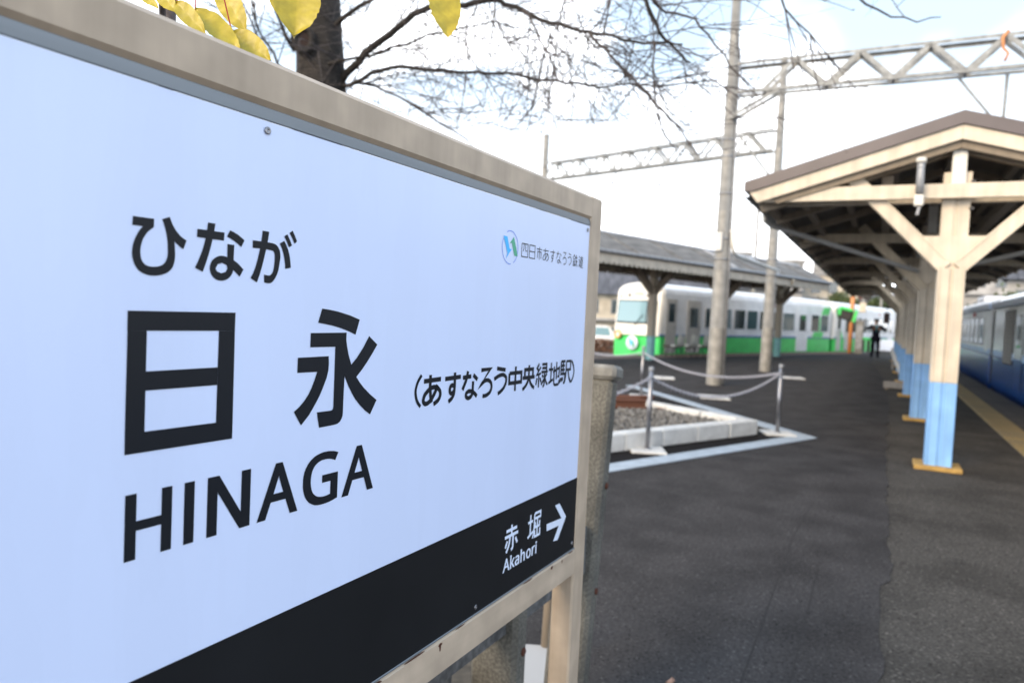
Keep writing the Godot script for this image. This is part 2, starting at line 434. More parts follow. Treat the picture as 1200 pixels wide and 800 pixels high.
# main branches of the cherry tree: points, radius at the start, radius at the end
const BRANCHES := [
	[Vector3(-3.434, 2.898, -3.941), Vector3(-3.339, 2.994, -3.947), Vector3(-3.240, 3.088, -3.955), Vector3(-3.115, 3.165, -3.975), Vector3(-3.002, 3.234, -3.988), Vector3(-2.882, 3.319, -4.007), Vector3(-2.775, 3.346, -4.015), Vector3(-2.613, 3.352, -4.051), Vector3(-2.445, 3.364, -4.090), Vector3(-2.303, 3.364, -4.115), Vector3(-2.183, 3.308, -4.126), Vector3(-2.089, 3.251, -4.123), Vector3(-1.949, 3.182, -4.144), Vector3(-1.812, 3.140, -4.164), Vector3(-1.702, 3.108, -4.172), Vector3(-1.602, 3.081, -4.174), Vector3(-1.485, 3.034, -4.184), Vector3(-1.357, 3.004, -4.200), Vector3(-1.211, 3.000, -4.227), Vector3(-1.133, 2.978, -4.219)], 0.026, 0.006,
	[Vector3(-1.341, 3.417, -3.910), Vector3(-1.321, 3.290, -3.946), Vector3(-1.292, 3.162, -3.987), Vector3(-1.261, 3.081, -4.030), Vector3(-1.230, 3.007, -4.075), Vector3(-1.183, 2.963, -4.129), Vector3(-1.121, 2.904, -4.189), Vector3(-1.087, 2.877, -4.237)], 0.016, 0.006,
	[Vector3(-3.463, 2.861, -3.924), Vector3(-3.374, 2.878, -3.933), Vector3(-3.301, 2.889, -3.934), Vector3(-3.180, 2.953, -3.961), Vector3(-3.059, 2.976, -3.986), Vector3(-2.912, 2.978, -4.024), Vector3(-2.740, 2.958, -4.073), Vector3(-2.620, 2.941, -4.096), Vector3(-2.454, 2.938, -4.143), Vector3(-2.313, 2.923, -4.177), Vector3(-2.174, 2.907, -4.209), Vector3(-2.011, 2.872, -4.253), Vector3(-1.875, 2.846, -4.284), Vector3(-1.741, 2.831, -4.314), Vector3(-1.586, 2.828, -4.355), Vector3(-1.433, 2.830, -4.395), Vector3(-1.236, 2.829, -4.459), Vector3(-1.066, 2.848, -4.509), Vector3(-0.944, 2.869, -4.534)], 0.016, 0.004,
	[Vector3(-3.516, 2.976, -3.791), Vector3(-3.421, 2.988, -3.809), Vector3(-3.302, 3.013, -3.840), Vector3(-3.134, 3.040, -3.897), Vector3(-2.995, 3.094, -3.940), Vector3(-2.831, 3.142, -3.995), Vector3(-2.669, 3.185, -4.049), Vector3(-2.533, 3.214, -4.089), Vector3(-2.349, 3.251, -4.154), Vector3(-2.137, 3.201, -4.229), Vector3(-1.922, 3.049, -4.300), Vector3(-1.713, 2.963, -4.372)], 0.013, 0.003,
	[Vector3(-3.423, 2.887, -3.946), Vector3(-3.336, 2.904, -3.975), Vector3(-3.195, 2.884, -4.030), Vector3(-3.052, 2.822, -4.084), Vector3(-2.855, 2.711, -4.163), Vector3(-2.712, 2.610, -4.215), Vector3(-2.597, 2.543, -4.254), Vector3(-2.425, 2.387, -4.317)], 0.01, 0.004,
	[Vector3(-3.573, 3.203, -3.885), Vector3(-3.434, 3.265, -3.869), Vector3(-3.292, 3.325, -3.854), Vector3(-3.119, 3.384, -3.856), Vector3(-2.905, 3.524, -3.882), Vector3(-2.724, 3.711, -3.893)], 0.02, 0.008,
	[Vector3(-2.079, 3.232, -4.008), Vector3(-2.027, 3.175, -4.026), Vector3(-1.982, 3.092, -4.039), Vector3(-1.938, 3.004, -4.052), Vector3(-1.900, 2.952, -4.063), Vector3(-1.870, 2.874, -4.068), Vector3(-1.844, 2.791, -4.072)], 0.009, 0.004,
	[Vector3(-1.659, 3.065, -4.067), Vector3(-1.600, 2.992, -4.094), Vector3(-1.538, 2.930, -4.123), Vector3(-1.466, 2.858, -4.156), Vector3(-1.379, 2.766, -4.195), Vector3(-1.272, 2.640, -4.244), Vector3(-1.200, 2.568, -4.277), Vector3(-1.127, 2.496, -4.310), Vector3(-1.078, 2.422, -4.332), Vector3(-1.038, 2.364, -4.349)], 0.01, 0.004,
	[Vector3(-1.321, 3.324, -4.140), Vector3(-1.305, 3.228, -4.172), Vector3(-1.284, 3.210, -4.209), Vector3(-1.209, 3.190, -4.275), Vector3(-1.101, 3.171, -4.357), Vector3(-1.034, 3.093, -4.415), Vector3(-0.941, 2.980, -4.485), Vector3(-0.886, 2.894, -4.537), Vector3(-0.778, 2.800, -4.615)], 0.01, 0.004,
	[Vector3(-3.408, 2.982, -3.959), Vector3(-3.421, 2.911, -3.873), Vector3(-3.435, 2.870, -3.789), Vector3(-3.462, 2.818, -3.698)], 0.016, 0.012,
	[Vector3(-3.725, 3.107, -3.803), Vector3(-3.763, 3.254, -3.716), Vector3(-3.774, 3.397, -3.643), Vector3(-3.811, 3.591, -3.558)], 0.014, 0.008,
	[Vector3(-3.826, 3.006, -3.634), Vector3(-3.835, 3.151, -3.562), Vector3(-3.841, 3.264, -3.490), Vector3(-3.907, 3.426, -3.389)], 0.009, 0.005,
	[Vector3(-3.712, 2.901, -3.799), Vector3(-3.748, 2.981, -3.673), Vector3(-3.745, 3.086, -3.567), Vector3(-3.733, 3.158, -3.464), Vector3(-3.683, 3.282, -3.384)], 0.01, 0.005,
	[Vector3(-1.288, 2.989, -4.196), Vector3(-1.307, 2.882, -4.210), Vector3(-1.339, 2.788, -4.217)], 0.005, 0.002,
	[Vector3(-0.525, 3.460, -4.328), Vector3(-0.353, 3.333, -4.476), Vector3(-0.198, 3.224, -4.617), Vector3(-0.066, 3.184, -4.750), Vector3(0.068, 3.187, -4.886), Vector3(0.193, 3.249, -5.020)], 0.009, 0.003,
	[Vector3(-0.863, 3.489, -4.157), Vector3(-0.701, 3.358, -4.345), Vector3(-0.618, 3.213, -4.493), Vector3(-0.489, 3.112, -4.666), Vector3(-0.326, 2.953, -4.854)], 0.009, 0.003,
	[Vector3(-1.606, 3.507, -4.004), Vector3(-1.702, 3.328, -4.002), Vector3(-1.804, 3.220, -4.001), Vector3(-1.840, 3.112, -4.034), Vector3(-1.923, 3.015, -4.043)], 0.009, 0.003,
	[Vector3(-1.615, 3.655, -4.007), Vector3(-1.543, 3.378, -4.067), Vector3(-1.541, 3.244, -4.099), Vector3(-1.582, 3.069, -4.107)], 0.006, 0.003,
	[Vector3(-2.359, 3.285, -3.946), Vector3(-2.426, 3.184, -3.944), Vector3(-2.445, 3.063, -3.966), Vector3(-2.436, 2.941, -4.003)], 0.006, 0.003,
	[Vector3(-2.286, 3.416, -3.990), Vector3(-2.279, 3.272, -4.024), Vector3(-2.249, 3.138, -4.070), Vector3(-2.200, 3.035, -4.127)], 0.006, 0.003,
]

# leaves of the sapling: base, tip, width
const LEAVES := [
	[Vector3(-0.849, 1.780, -0.653), Vector3(-0.801, 1.740, -0.654), 0.0190],
	[Vector3(-0.844, 1.780, -0.678), Vector3(-0.777, 1.732, -0.688), 0.0274],
	[Vector3(-0.823, 1.761, -0.722), Vector3(-0.763, 1.726, -0.728), 0.0282],
	[Vector3(-0.858, 1.832, -0.730), Vector3(-0.811, 1.772, -0.729), 0.0288],
	[Vector3(-0.783, 1.860, -0.803), Vector3(-0.769, 1.779, -0.784), 0.0544],
	[Vector3(-0.836, 1.859, -0.810), Vector3(-0.798, 1.806, -0.804), 0.0254],
	[Vector3(-0.745, 1.987, -1.110), Vector3(-0.713, 1.886, -1.098), 0.0520],
	[Vector3(-0.849, 1.772, -0.597), Vector3(-0.809, 1.749, -0.593), 0.0106],
	[Vector3(-0.916, 1.815, -0.677), Vector3(-0.879, 1.784, -0.672), 0.0188],
	[Vector3(-0.809, 1.955, -0.963), Vector3(-0.811, 1.901, -0.937), 0.0424],
	[Vector3(-0.682, 2.095, -1.260), Vector3(-0.689, 2.016, -1.229), 0.0494],
	[Vector3(-0.879, 1.802, -0.583), Vector3(-0.839, 1.761, -0.579), 0.0212],
]

# ---------------------------------------------------------------- lettering
# glyph strokes on a 100 x 100 square, drawn with a round-ended pen
const GLYPHS := {
	"(": [[80, 100, 45, 80, 25, 50, 45, 18, 80, 0]],
	")": [[20, 100, 55, 80, 75, 50, 55, 18, 20, 0]],
	"あ": [[12, 80, 88, 82], [40, 99, 40, 60, 44, 24, 50, 8], [72, 64, 66, 44, 50, 20, 34, 7, 20, 5, 11, 15, 16, 34, 34, 51, 56, 59, 76, 53, 88, 39, 87, 22, 76, 9, 58, 1]],
	"す": [[4, 80, 96, 82], [60, 99, 61, 50, 59, 24, 47, 9, 28, 0], [60, 50, 50, 56, 38, 54, 32, 42, 36, 29, 48, 26, 57, 34]],
	"な": [[8, 78, 56, 80], [36, 99, 28, 68, 8, 36], [68, 84, 94, 66], [68, 62, 68, 22, 60, 8, 44, 3, 30, 9, 29, 21, 42, 29, 62, 27, 80, 18, 94, 6]],
	"ろ": [[18, 92, 74, 93, 12, 36, 36, 54, 60, 57, 80, 47, 86, 29, 76, 12, 54, 3, 32, 3]],
	"う": [[26, 95, 52, 90, 76, 86], [12, 56, 38, 67, 64, 70, 82, 58, 83, 40, 72, 20, 54, 7, 36, 0]],
	"中": [[10, 74, 90, 74, 90, 34, 10, 34, 10, 74], [50, 100, 50, 0]],
	"央": [[18, 50, 18, 82, 82, 82, 82, 50], [2, 48, 98, 48], [50, 100, 50, 48, 38, 22, 20, 8, 4, 0], [53, 46, 64, 23, 80, 9, 97, 0]],
	"緑": [[26, 98, 10, 80, 24, 68], [40, 84, 8, 52, 42, 58], [26, 56, 26, 0], [12, 40, 4, 12], [38, 40, 45, 20], [50, 94, 88, 94, 88, 62], [52, 78, 86, 78], [46, 62, 99, 62], [72, 62, 72, 6, 60, 1], [52, 50, 62, 40], [46, 10, 68, 30], [92, 54, 78, 40], [74, 46, 84, 22, 99, 6]],
	"地": [[0, 70, 38, 70], [20, 98, 20, 22], [0, 14, 40, 28], [38, 58, 95, 74, 93, 38, 80, 36], [69, 99, 69, 26], [48, 82, 48, 12, 54, 3, 92, 3, 97, 22]],
	"駅": [[10, 96, 10, 42, 45, 42, 45, 8, 33, 1], [10, 96, 46, 96], [10, 78, 42, 78], [10, 60, 42, 60], [28, 96, 28, 42], [4, 26, 1, 4], [14, 28, 15, 8], [24, 28, 27, 12], [56, 95, 94, 95, 94, 58, 58, 58], [56, 95, 55, 50, 51, 22, 42, 0], [72, 58, 81, 26, 99, 1]],
	"四": [[5, 92, 95, 92, 95, 4, 5, 4, 5, 92], [38, 90, 36, 58, 24, 40], [60, 90, 60, 50, 67, 44, 84, 46]],
	"日": [[12, 94, 88, 94, 88, 4, 12, 4, 12, 94], [12, 50, 88, 50]],
	"市": [[2, 82, 98, 82], [50, 100, 50, 0], [17, 10, 17, 62, 83, 62, 83, 16, 72, 12]],
	"鉄": [[28, 99, 2, 66], [28, 99, 52, 74], [14, 62, 42, 62], [6, 40, 48, 40], [28, 62, 28, 8], [12, 30, 16, 16], [44, 30, 40, 16], [0, 3, 54, 12], [66, 94, 56, 62], [60, 76, 96, 76], [52, 46, 99, 46], [76, 99, 76, 46, 68, 20, 50, 1], [79, 44, 86, 20, 99, 1]],
	"道": [[52, 99, 58, 88], [84, 99, 78, 88], [36, 84, 99, 84], [66, 84, 62, 72], [46, 70, 90, 70, 90, 20, 46, 20, 46, 70], [46, 54, 90, 54], [46, 38, 90, 38], [8, 96, 22, 82], [2, 62, 22, 62, 22, 22, 2, 4], [22, 22, 38, 6, 99, 2]],
	"赤": [[10, 82, 90, 82], [50, 100, 50, 60], [0, 60, 100, 60], [39, 58, 35, 28, 14, 0], [62, 58, 62, 8, 50, 2], [20, 44, 6, 20], [80, 44, 96, 20]],
	"堀": [[0, 70, 36, 70], [18, 98, 18, 22], [0, 12, 38, 28], [48, 95, 94, 95, 94, 75, 48, 75], [48, 95, 48, 44, 38, 1], [71, 72, 71, 4], [55, 60, 55, 40, 88, 40, 88, 60], [52, 30, 52, 4, 92, 4, 92, 30]],
}

func pen(st: SurfaceTool, pts: PackedVector2Array, w: float, z: float) -> void:   # a stroke of constant width with mitred joints
	var n := pts.size()
	var l: Array[Vector3] = []
	var r: Array[Vector3] = []
	for i in n:
		var d0 := (pts[i] - pts[maxi(i - 1, 0)]).normalized()
		var d1 := (pts[mini(i + 1, n - 1)] - pts[i]).normalized()
		if i == 0: d0 = d1
		if i == n - 1: d1 = d0
		var t := (d0 + d1).normalized()
		if t.length() < 0.5: t = d1
		var m := Vector2(-t.y, t.x)
		var k: float = w / 2.0 / maxf(0.45, m.dot(Vector2(-d1.y, d1.x)))
		var a := pts[i] + m * k
		var b := pts[i] - m * k
		l.append(Vector3(a.x, a.y, z))
		r.append(Vector3(b.x, b.y, z))
	for i in n - 1: quad(st, r[i], r[i + 1], l[i + 1], l[i])

func smooth_path(p: PackedVector2Array) -> PackedVector2Array:   # rounds joints that bend gently, keeps corners
	var out := PackedVector2Array([p[0]])
	for i in range(1, p.size() - 1):
		var a := (p[i] - p[i - 1]).normalized()
		var b := (p[i + 1] - p[i]).normalized()
		if a.dot(b) > 0.25:
			var ra := minf(p[i].distance_to(p[i - 1]), p[i].distance_to(p[i + 1])) * 0.45
			var s := p[i] - a * ra
			var e := p[i] + b * ra
			for k in 5:
				var t := k / 4.0
				out.append(s.lerp(p[i], t).lerp(p[i].lerp(e, t), t))
		else: out.append(p[i])
	out.append(p[p.size() - 1])
	return out

func glyph(st: SurfaceTool, g: String, at: Rect2, w: float, z: float) -> void:
	var inset := w / 2.0
	var k := 0
	var lo := Vector2(1e6, 1e6)   # the strokes fill their box
	var hi := -lo
	for s in GLYPHS[g]:
		for i in range(0, s.size(), 2):
			lo = lo.min(Vector2(s[i], s[i + 1]))
			hi = hi.max(Vector2(s[i], s[i + 1]))
	for s in GLYPHS[g]:
		var p := PackedVector2Array()
		for i in range(0, s.size(), 2):
			p.append(Vector2(at.position.x + inset + (at.size.x - w) * (s[i] - lo.x) / (hi.x - lo.x), at.position.y + inset + (at.size.y - w) * (s[i + 1] - lo.y) / (hi.y - lo.y)))
		pen(st, smooth_path(p), w, z + k * 0.00001)
		k += 1

func outlines(st: SurfaceTool, polys: Array, z: float) -> void:
	var k := 0
	for q in polys:
		var p := PackedVector2Array()
		for i in range(0, q.size(), 2): p.append(Vector2(q[i], q[i + 1]) * 0.0001)
		prism(st, p, z + k * 0.00001, z + k * 0.00001)
		k += 1

func latin(st: SurfaceTool, s: String, u0: float, u1: float, y0: float, y1: float, z: float, weight := 400) -> void:   # fitted into a box
	var f := SystemFont.new()
	f.font_names = PackedStringArray(["Droid Sans"])
	f.font_weight = weight
	var v := FontVariation.new()   # a medium weight between regular and bold
	v.base_font = f
	v.variation_embolden = 0.6
	var t := TextMesh.new()
	t.font = v
	t.text = s
	t.font_size = 64
	t.pixel_size = 0.01
	t.depth = 0.0
	t.curve_step = 0.4
	var b := t.get_aabb()
	var sx := (u1 - u0) / b.size.x
	var sy := (y1 - y0) / b.size.y
	var x := Transform3D(Basis(Vector3(sx, 0, 0), Vector3(0, sy, 0), Vector3(0, 0, 1)), Vector3(u0 - b.position.x * sx, y0 - b.position.y * sy, z))
	for i in t.get_surface_count(): st.append_from(t, i, x)

# ---------------------------------------------------------------- the name board
func build_board() -> void:
	var turn := Basis(BOARD_ALONG, Vector3.UP, BOARD_OUT)
	var t := thing("station_sign", "white station name board in a tan steel frame, with HINAGA and large Japanese lettering", "sign", BOARD_ALONG * 1.47 - BOARD_OUT * 0.6, turn)
	# u = 0 at the right post, negative to the left; the panel's face is at z = 0
	var left := -1.86
	var st := mb()
	box(st, Vector3(0.06, 1.649, 0.05), Vector3(0.0, 0.8245, -0.022), Basis.IDENTITY, 0.004)
	obj("post", st, M("frame_tan_streak", Color.WHITE), t)
	st = mb()
	box(st, Vector3(0.06, 1.649, 0.05), Vector3(left - 0.03, 0.8245, -0.022), Basis.IDENTITY, 0.004)
	obj("post", st, M("frame_tan_streak", Color.WHITE), t)
	var mid := (left - 0.03) / 2.0
	var span := -left - 0.03
	st = mb()
	box(st, Vector3(span, 0.05, 0.05), Vector3(mid + 0.015, 1.624, -0.0222), Basis.IDENTITY, 0.006)
	var top := obj("top_rail", st, M("frame_tan_streak", Color.WHITE), t)
	st = mb()
	box(st, Vector3(span, 0.058, 0.05), Vector3(mid + 0.015, 0.859, -0.0222), Basis.IDENTITY, 0.004)
	var low := obj("bottom_rail", st, M("frame_tan", Color.WHITE), t)
	st = mb()   # the soft fillet in the frame's upper corner
	prism(st, PackedVector2Array([Vector2(-0.03, 1.599), Vector2(-0.03, 1.587), Vector2(-0.0315, 1.592), Vector2(-0.0345, 1.596), Vector2(-0.042, 1.599)]), -0.03, 0.0025)
	obj("weld", st, M("frame_tan", Color.WHITE), top)
	# chips of rust along the bottom rail
	for spot in [[-0.548, 0.8745, 0.0022, 0.008], [-0.5475, 0.8795, 0.006, 0.0028], [-0.145, 0.8815, 0.0055, 0.0035], [-0.095, 0.8805, 0.0016, 0.004], [-0.49, 0.8872, 0.014, 0.0007], [-0.62, 0.8868, 0.03, 0.0010], [-0.25, 0.8872, 0.02, 0.0007], [-0.70, 0.8862, 0.012, 0.0016], [-0.05, 0.8872, 0.014, 0.0007]]:
		st = mb()
		var p := PackedVector2Array()
		for k in 9:
			var a := TAU * k / 9.0
			var r := rng.randf_range(0.6, 1.1)
			p.append(Vector2(spot[0] + cos(a) * spot[2] * r, spot[1] + sin(a) * spot[3] * r))
		prism(st, p, 0.0024, 0.0034)
		obj("rust_spot", st, M("rust", Color.WHITE), low)
	# panel: black foot band under the white field
	st = mb()
	box(st, Vector3(-left - 0.03 + 0.008, 0.69, 0.004), Vector3((left - 0.03) / 2.0, 1.24, -0.0024))
	var panel := obj("panel", st, M("sign_white", Color.WHITE), t)
	st = mb()
	box(st, Vector3(-left - 0.03, 0.1536, 0.0008), Vector3((left - 0.03) / 2.0, 0.968, 0.0002))
	var band := obj("black_band", st, M("sign_black", Color.WHITE), t)
	st = mb()
	box(st, Vector3(span - 0.002, 0.0135, 0.003), Vector3(mid + 0.015, 1.5922, -0.0006), Basis.IDENTITY, 0.0008)
	obj("trim_strip", st, M("aluminium", Color.WHITE), t)
	st = mb()
	box(st, Vector3(span - 0.002, 0.0032, 0.006), Vector3(mid + 0.015, 0.8897, -0.001), Basis.IDENTITY, 0.0006)
	obj("trim_strip", st, M("aluminium", Color.WHITE), t)
	var z := 0.0006   # film on the white field, then on the band
	var ink := M("ink", Color.WHITE)
	for q in [HI, NA, GA, HI_SUN, NAGA]:
		st = mb()
		outlines(st, q, 0.0)
		var o := obj("character", st, ink, panel)
		o.position = Vector3(0, 1.2, z - 0.0005)
	for q in [["H", -1.0680, -1.0205], ["I", -1.0072, -0.9957], ["N", -0.9807, -0.9263], ["A", -0.9167, -0.8567], ["G", -0.8494, -0.7905], ["A", -0.7826, -0.7218]]:
		st = mb()
		if q[0] == "I": box(st, Vector3(0.0114, 0.0607, 0.0001), Vector3(-1.0015, -0.01185, 0.0))
		else: latin(st, q[0], q[1], q[2], -0.0422 - (0.0012 if q[0] == "G" else 0.0), 0.0185 + (0.0012 if q[0] == "G" else 0.0), 0.0)
		if q[0] == "I": st.generate_normals()
		inst("letter", st.commit(), ink, panel).position = Vector3(0, 1.2, z - 0.0005)
	for q in [["(", -0.6378, -0.6206], ["あ", -0.6186, -0.5701], ["す", -0.5633, -0.5151], ["な", -0.5133, -0.4645], ["ろ", -0.4613, -0.4168], ["う", -0.4143, -0.3672], ["中", -0.3607, -0.3112], ["央", -0.3100, -0.2569], ["緑", -0.2547, -0.2019], ["地", -0.1998, -0.1474], ["駅", -0.1476, -0.0909], [")", -0.0920, -0.0733]]:
		st = mb()
		glyph(st, q[0], Rect2(q[1] - 0.0012, 0.0528, q[2] - q[1] + 0.0024, 0.0504), 0.0068 if q[0] in "あすなろう中央" else 0.0052, 0.0)
		obj("character", st, ink, panel).position = Vector3(0, 1.2, z - 0.0005)
	for q in [["四", -0.3356, -0.3102], ["日", -0.3053, -0.2819], ["市", -0.2759, -0.2526], ["あ", -0.2500, -0.2238], ["す", -0.2184, -0.1950], ["な", -0.1902, -0.1667], ["ろ", -0.1609, -0.1411], ["う", -0.1363, -0.1171], ["鉄", -0.1118, -0.0859], ["道", -0.0814, -0.0567]]:
		st = mb()
		glyph(st, q[0], Rect2(q[1], 0.2937, q[2] - q[1], 0.0248), 0.0017, 0.0)
		obj("character", st, ink, panel).position = Vector3(0, 1.2, z - 0.0005)
	# the railway's emblem: two leaning strokes in a broken ring
	st = mb()
	outlines(st, LOGO_BLUE, 0.00004)
	obj("emblem_stroke", st, M("ink_blue", Color.WHITE), panel).position = Vector3(0, 1.2, z - 0.0005)
	st = mb()
	outlines(st, LOGO_GREEN, 0.00004)
	obj("emblem_stroke", st, M("ink_green", Color.WHITE), panel).position = Vector3(0, 1.2, z - 0.0005)
	st = mb()
	for span_deg in [[-62.0, 118.0], [152.0, 278.0]]:
		var p := PackedVector2Array()
		for k in 33:
			var a := deg_to_rad(lerpf(span_deg[0], span_deg[1], k / 32.0))
			p.append(Vector2(-0.3772 + cos(a) * 0.0282, 0.3060 + sin(a) * 0.0282))
		pen(st, p, 0.0014, 0.0)
	obj("emblem_ring", st, M("ink_ring", Color.WHITE), panel).position = Vector3(0, 1.2, z - 0.0005)
	# next station, white on the black band
	var paper := M("sign_paper", Color.WHITE)
	st = mb()
	outlines(st, ARROW, 0.0)
	obj("arrow", st, paper, band).position = Vector3(0, 1.2, z + 0.0002)
	for q in [["赤", -0.3516, -0.2955], ["堀", -0.2607, -0.2031]]:
		st = mb()
		glyph(st, q[0], Rect2(q[1], -0.2372, q[2] - q[1], 0.0530), 0.0058 if q[0] == "赤" else 0.0050, 0.0)
		obj("character", st, paper, band).position = Vector3(0, 1.2, z + 0.0002)
	st = mb()
	latin(st, "Akahori", -0.3515, -0.2165, -0.2690, -0.2435, 0.0)
	inst("lettering", st.commit(), paper, band).position = Vector3(0, 1.2, z + 0.0002)
	for p in [Vector2(-0.9188, 1.5754), Vector2(-0.4406, 0.9016), Vector2(-0.0410, 0.9044), Vector2(-0.0410, 1.5754), Vector2(-1.40, 1.5754), Vector2(-1.40, 0.9016)]:
		st = mb(true)
		lathe(st, [[0.0042, 0.0], [0.0042, 0.0006], [0.0034, 0.0012], [0.0016, 0.0013], [0.0012, 0.0008], [0.0, 0.0008]], 14)
		var o := obj("screw", st, M("stainless", Color.WHITE), t)
		o.transform = Transform3D(Basis(Vector3.RIGHT, PI / 2), Vector3(p.x, p.y, 0.0005))

# ---------------------------------------------------------------- concrete fence behind the board
func build_fence() -> void:
	var turn := Basis(BOARD_ALONG, Vector3.UP, BOARD_OUT)
	var t := thing("concrete_fence", "old weathered concrete post and rail fence behind the station name board", "fence", BOARD_ALONG * 2.24 - BOARD_OUT * 0.85, turn)
	var heights := [1.235, 1.22, 1.24, 1.23, 1.21, 1.24]
	var lean := Basis(Vector3.BACK, -0.131)
	var us := [-0.06, -0.525, -1.10, -1.67, -2.24, -2.81]
	for i in 6:
		var st := mb()
		var h: float = heights[i]
		box(st, Vector3(0.072, h - 0.05, 0.14), Vector3(0, (h - 0.05) / 2.0, -0.07), Basis.IDENTITY, 0.012)
		var post := obj("post", st, M("concrete_old", Color.WHITE), t)
		post.transform = Transform3D(lean if i == 0 else Basis(Vector3.BACK, 0.012 * (i % 3 - 1)), Vector3(us[i], 0, 0))
		st = mb()
		box(st, Vector3(0.088, 0.05, 0.17), Vector3(0, h - 0.024, -0.072), Basis.IDENTITY, 0.012)
		obj("cap", st, M("concrete", Color.WHITE), post)
		for y in [0.48, 0.83]:
			st = mb(true)
			lathe(st, [[0.012, 0.0], [0.012, 0.004], [0.008, 0.006], [0.0, 0.006]], 6)
			var o := obj("bolt", st, M("rust", Color.WHITE), post)
			o.transform = Transform3D(Basis(Vector3.RIGHT, PI / 2), Vector3(0.008, y, 0.0005))
	for y in [0.62, 1.05]:
		for i in range(1 if y > 1.0 else 0, 5):
			var st := mb()
			var u0: float = us[i + 1] + 0.04
			var u1: float = us[i] - 0.04 + (0.131 * (y - 0.05) if i == 0 else 0.0)
			box(st, Vector3(u1 - u0, 0.17, 0.06), Vector3((u0 + u1) / 2.0, y, -0.055), Basis.IDENTITY, 0.008)
			obj("rail", st, M("sleeper", Color.WHITE), t)
	var st := mb()
	box(st, Vector3(2.0, 0.44, 0.14), Vector3(-1.60, 0.22, -0.235), Basis.IDENTITY, 0.008)
	obj("base_slab", st, M("sleeper", Color.WHITE), t)
	# small things lying behind and under it
	var w := thing("white_board", "white board lying on the ground behind the concrete fence", "board", Vector3(-1.04, 0.03, -2.20), Basis(Vector3.UP, 0.43) * Basis(Vector3.RIGHT, -1.5))
	st = mb()
	box(st, Vector3(0.24, 0.42, 0.016), Vector3(0, 0.21, 0), Basis.IDENTITY, 0.003)
	obj("face", st, M("wall_white", Color.WHITE), w)
	st = mb()
	box(st, Vector3(0.26, 0.02, 0.03), Vector3(0, 0.0, 0), Basis.IDENTITY, 0.003)
	obj("edge", st, M("aluminium", Color.WHITE), w)
	st = mb(true)
	tube(st, [Vector3(0, 0, 0), Vector3(0.004, 0.3, 0), Vector3(0, 0.62, 0.004)], 0.021, 0.014, 9)
	var stake := obj("garden_stake", st, M("brown_timber", Color.WHITE))
	stake.position = Vector3(-1.12, 0.05, -2.62)
	tag(stake, "short pale wooden stake in the ground between two concrete fence posts", "stake")
	var kinds := ["fallen_brown", "leaf_brown", "fallen"]
	for i in 16:
		var base := BOARD_ALONG * rng.randf_range(1.35, 1.61) - BOARD_OUT * rng.randf_range(1.03, 1.14) + Vector3(0, 0.43, 0)
		var l := leaf_mesh(0.05, 0.034, 0.012)
		var o := inst("fallen_leaf", l, mats[kinds[i % 3]])
		o.transform = Transform3D(Basis.from_euler(Vector3(rng.randf_range(-0.5, 0.5), rng.randf() * TAU, rng.randf_range(-0.5, 0.5))), base + Vector3(0, 0.012 + 0.07 * rng.randf() * (i % 4) / 3.0, 0))
		tag(o, "dead brown leaf on the concrete ledge under the name board", "leaf", "dead leaves under the name board")
	var o := inst("fallen_leaf", leaf_mesh(0.075, 0.05, 0.03), mats["fallen"])
	o.transform = Transform3D(Basis.from_euler(Vector3(0.9, 2.2, 0.3)), Vector3(-0.655, 0.012, -2.70))
	tag(o, "single pinkish curled leaf lying on the dark asphalt", "leaf")

func leaf_mesh(length: float, wide: float, fold: float) -> Mesh:   # blade along +z from its base at the origin, tip drooping
	var st := mb(true)
	var n := 20
	for i in n:
		var a := i / float(n)
		var b := (i + 1) / float(n)
		var f := func(t: float, s: float) -> Vector3:
			var w: float = wide * 0.5 * pow(sin(PI * pow(t, 0.74)), 0.62) * (1.0 if t < 0.86 else 0.82) * (1.0 + 0.025 * sin(t * 70.0))
			if t > 0.99 or t < 0.005: w = 0.0
			return Vector3(s * w, absf(s) * fold - 0.25 * length * t * t * 0.4 + 0.012 * length * sin(t * 20.0 + s * 2.0) + 0.022 * wide * sin((t * 8.0 - absf(s) * 1.6) * TAU) * sqrt(absf(s)), t * length)
		for s in [[-1.0, -0.66], [-0.66, -0.33], [-0.33, -0.06], [-0.06, 0.06], [0.06, 0.33], [0.33, 0.66], [0.66, 1.0]]:
			quad(st, f.call(a, s[0]), f.call(b, s[0]), f.call(b, s[1]), f.call(a, s[1]))
	st.generate_normals()
	return st.commit()

# ---------------------------------------------------------------- trees near the board
const CHERRY := Vector3(-3.50, 0.0, -3.90)

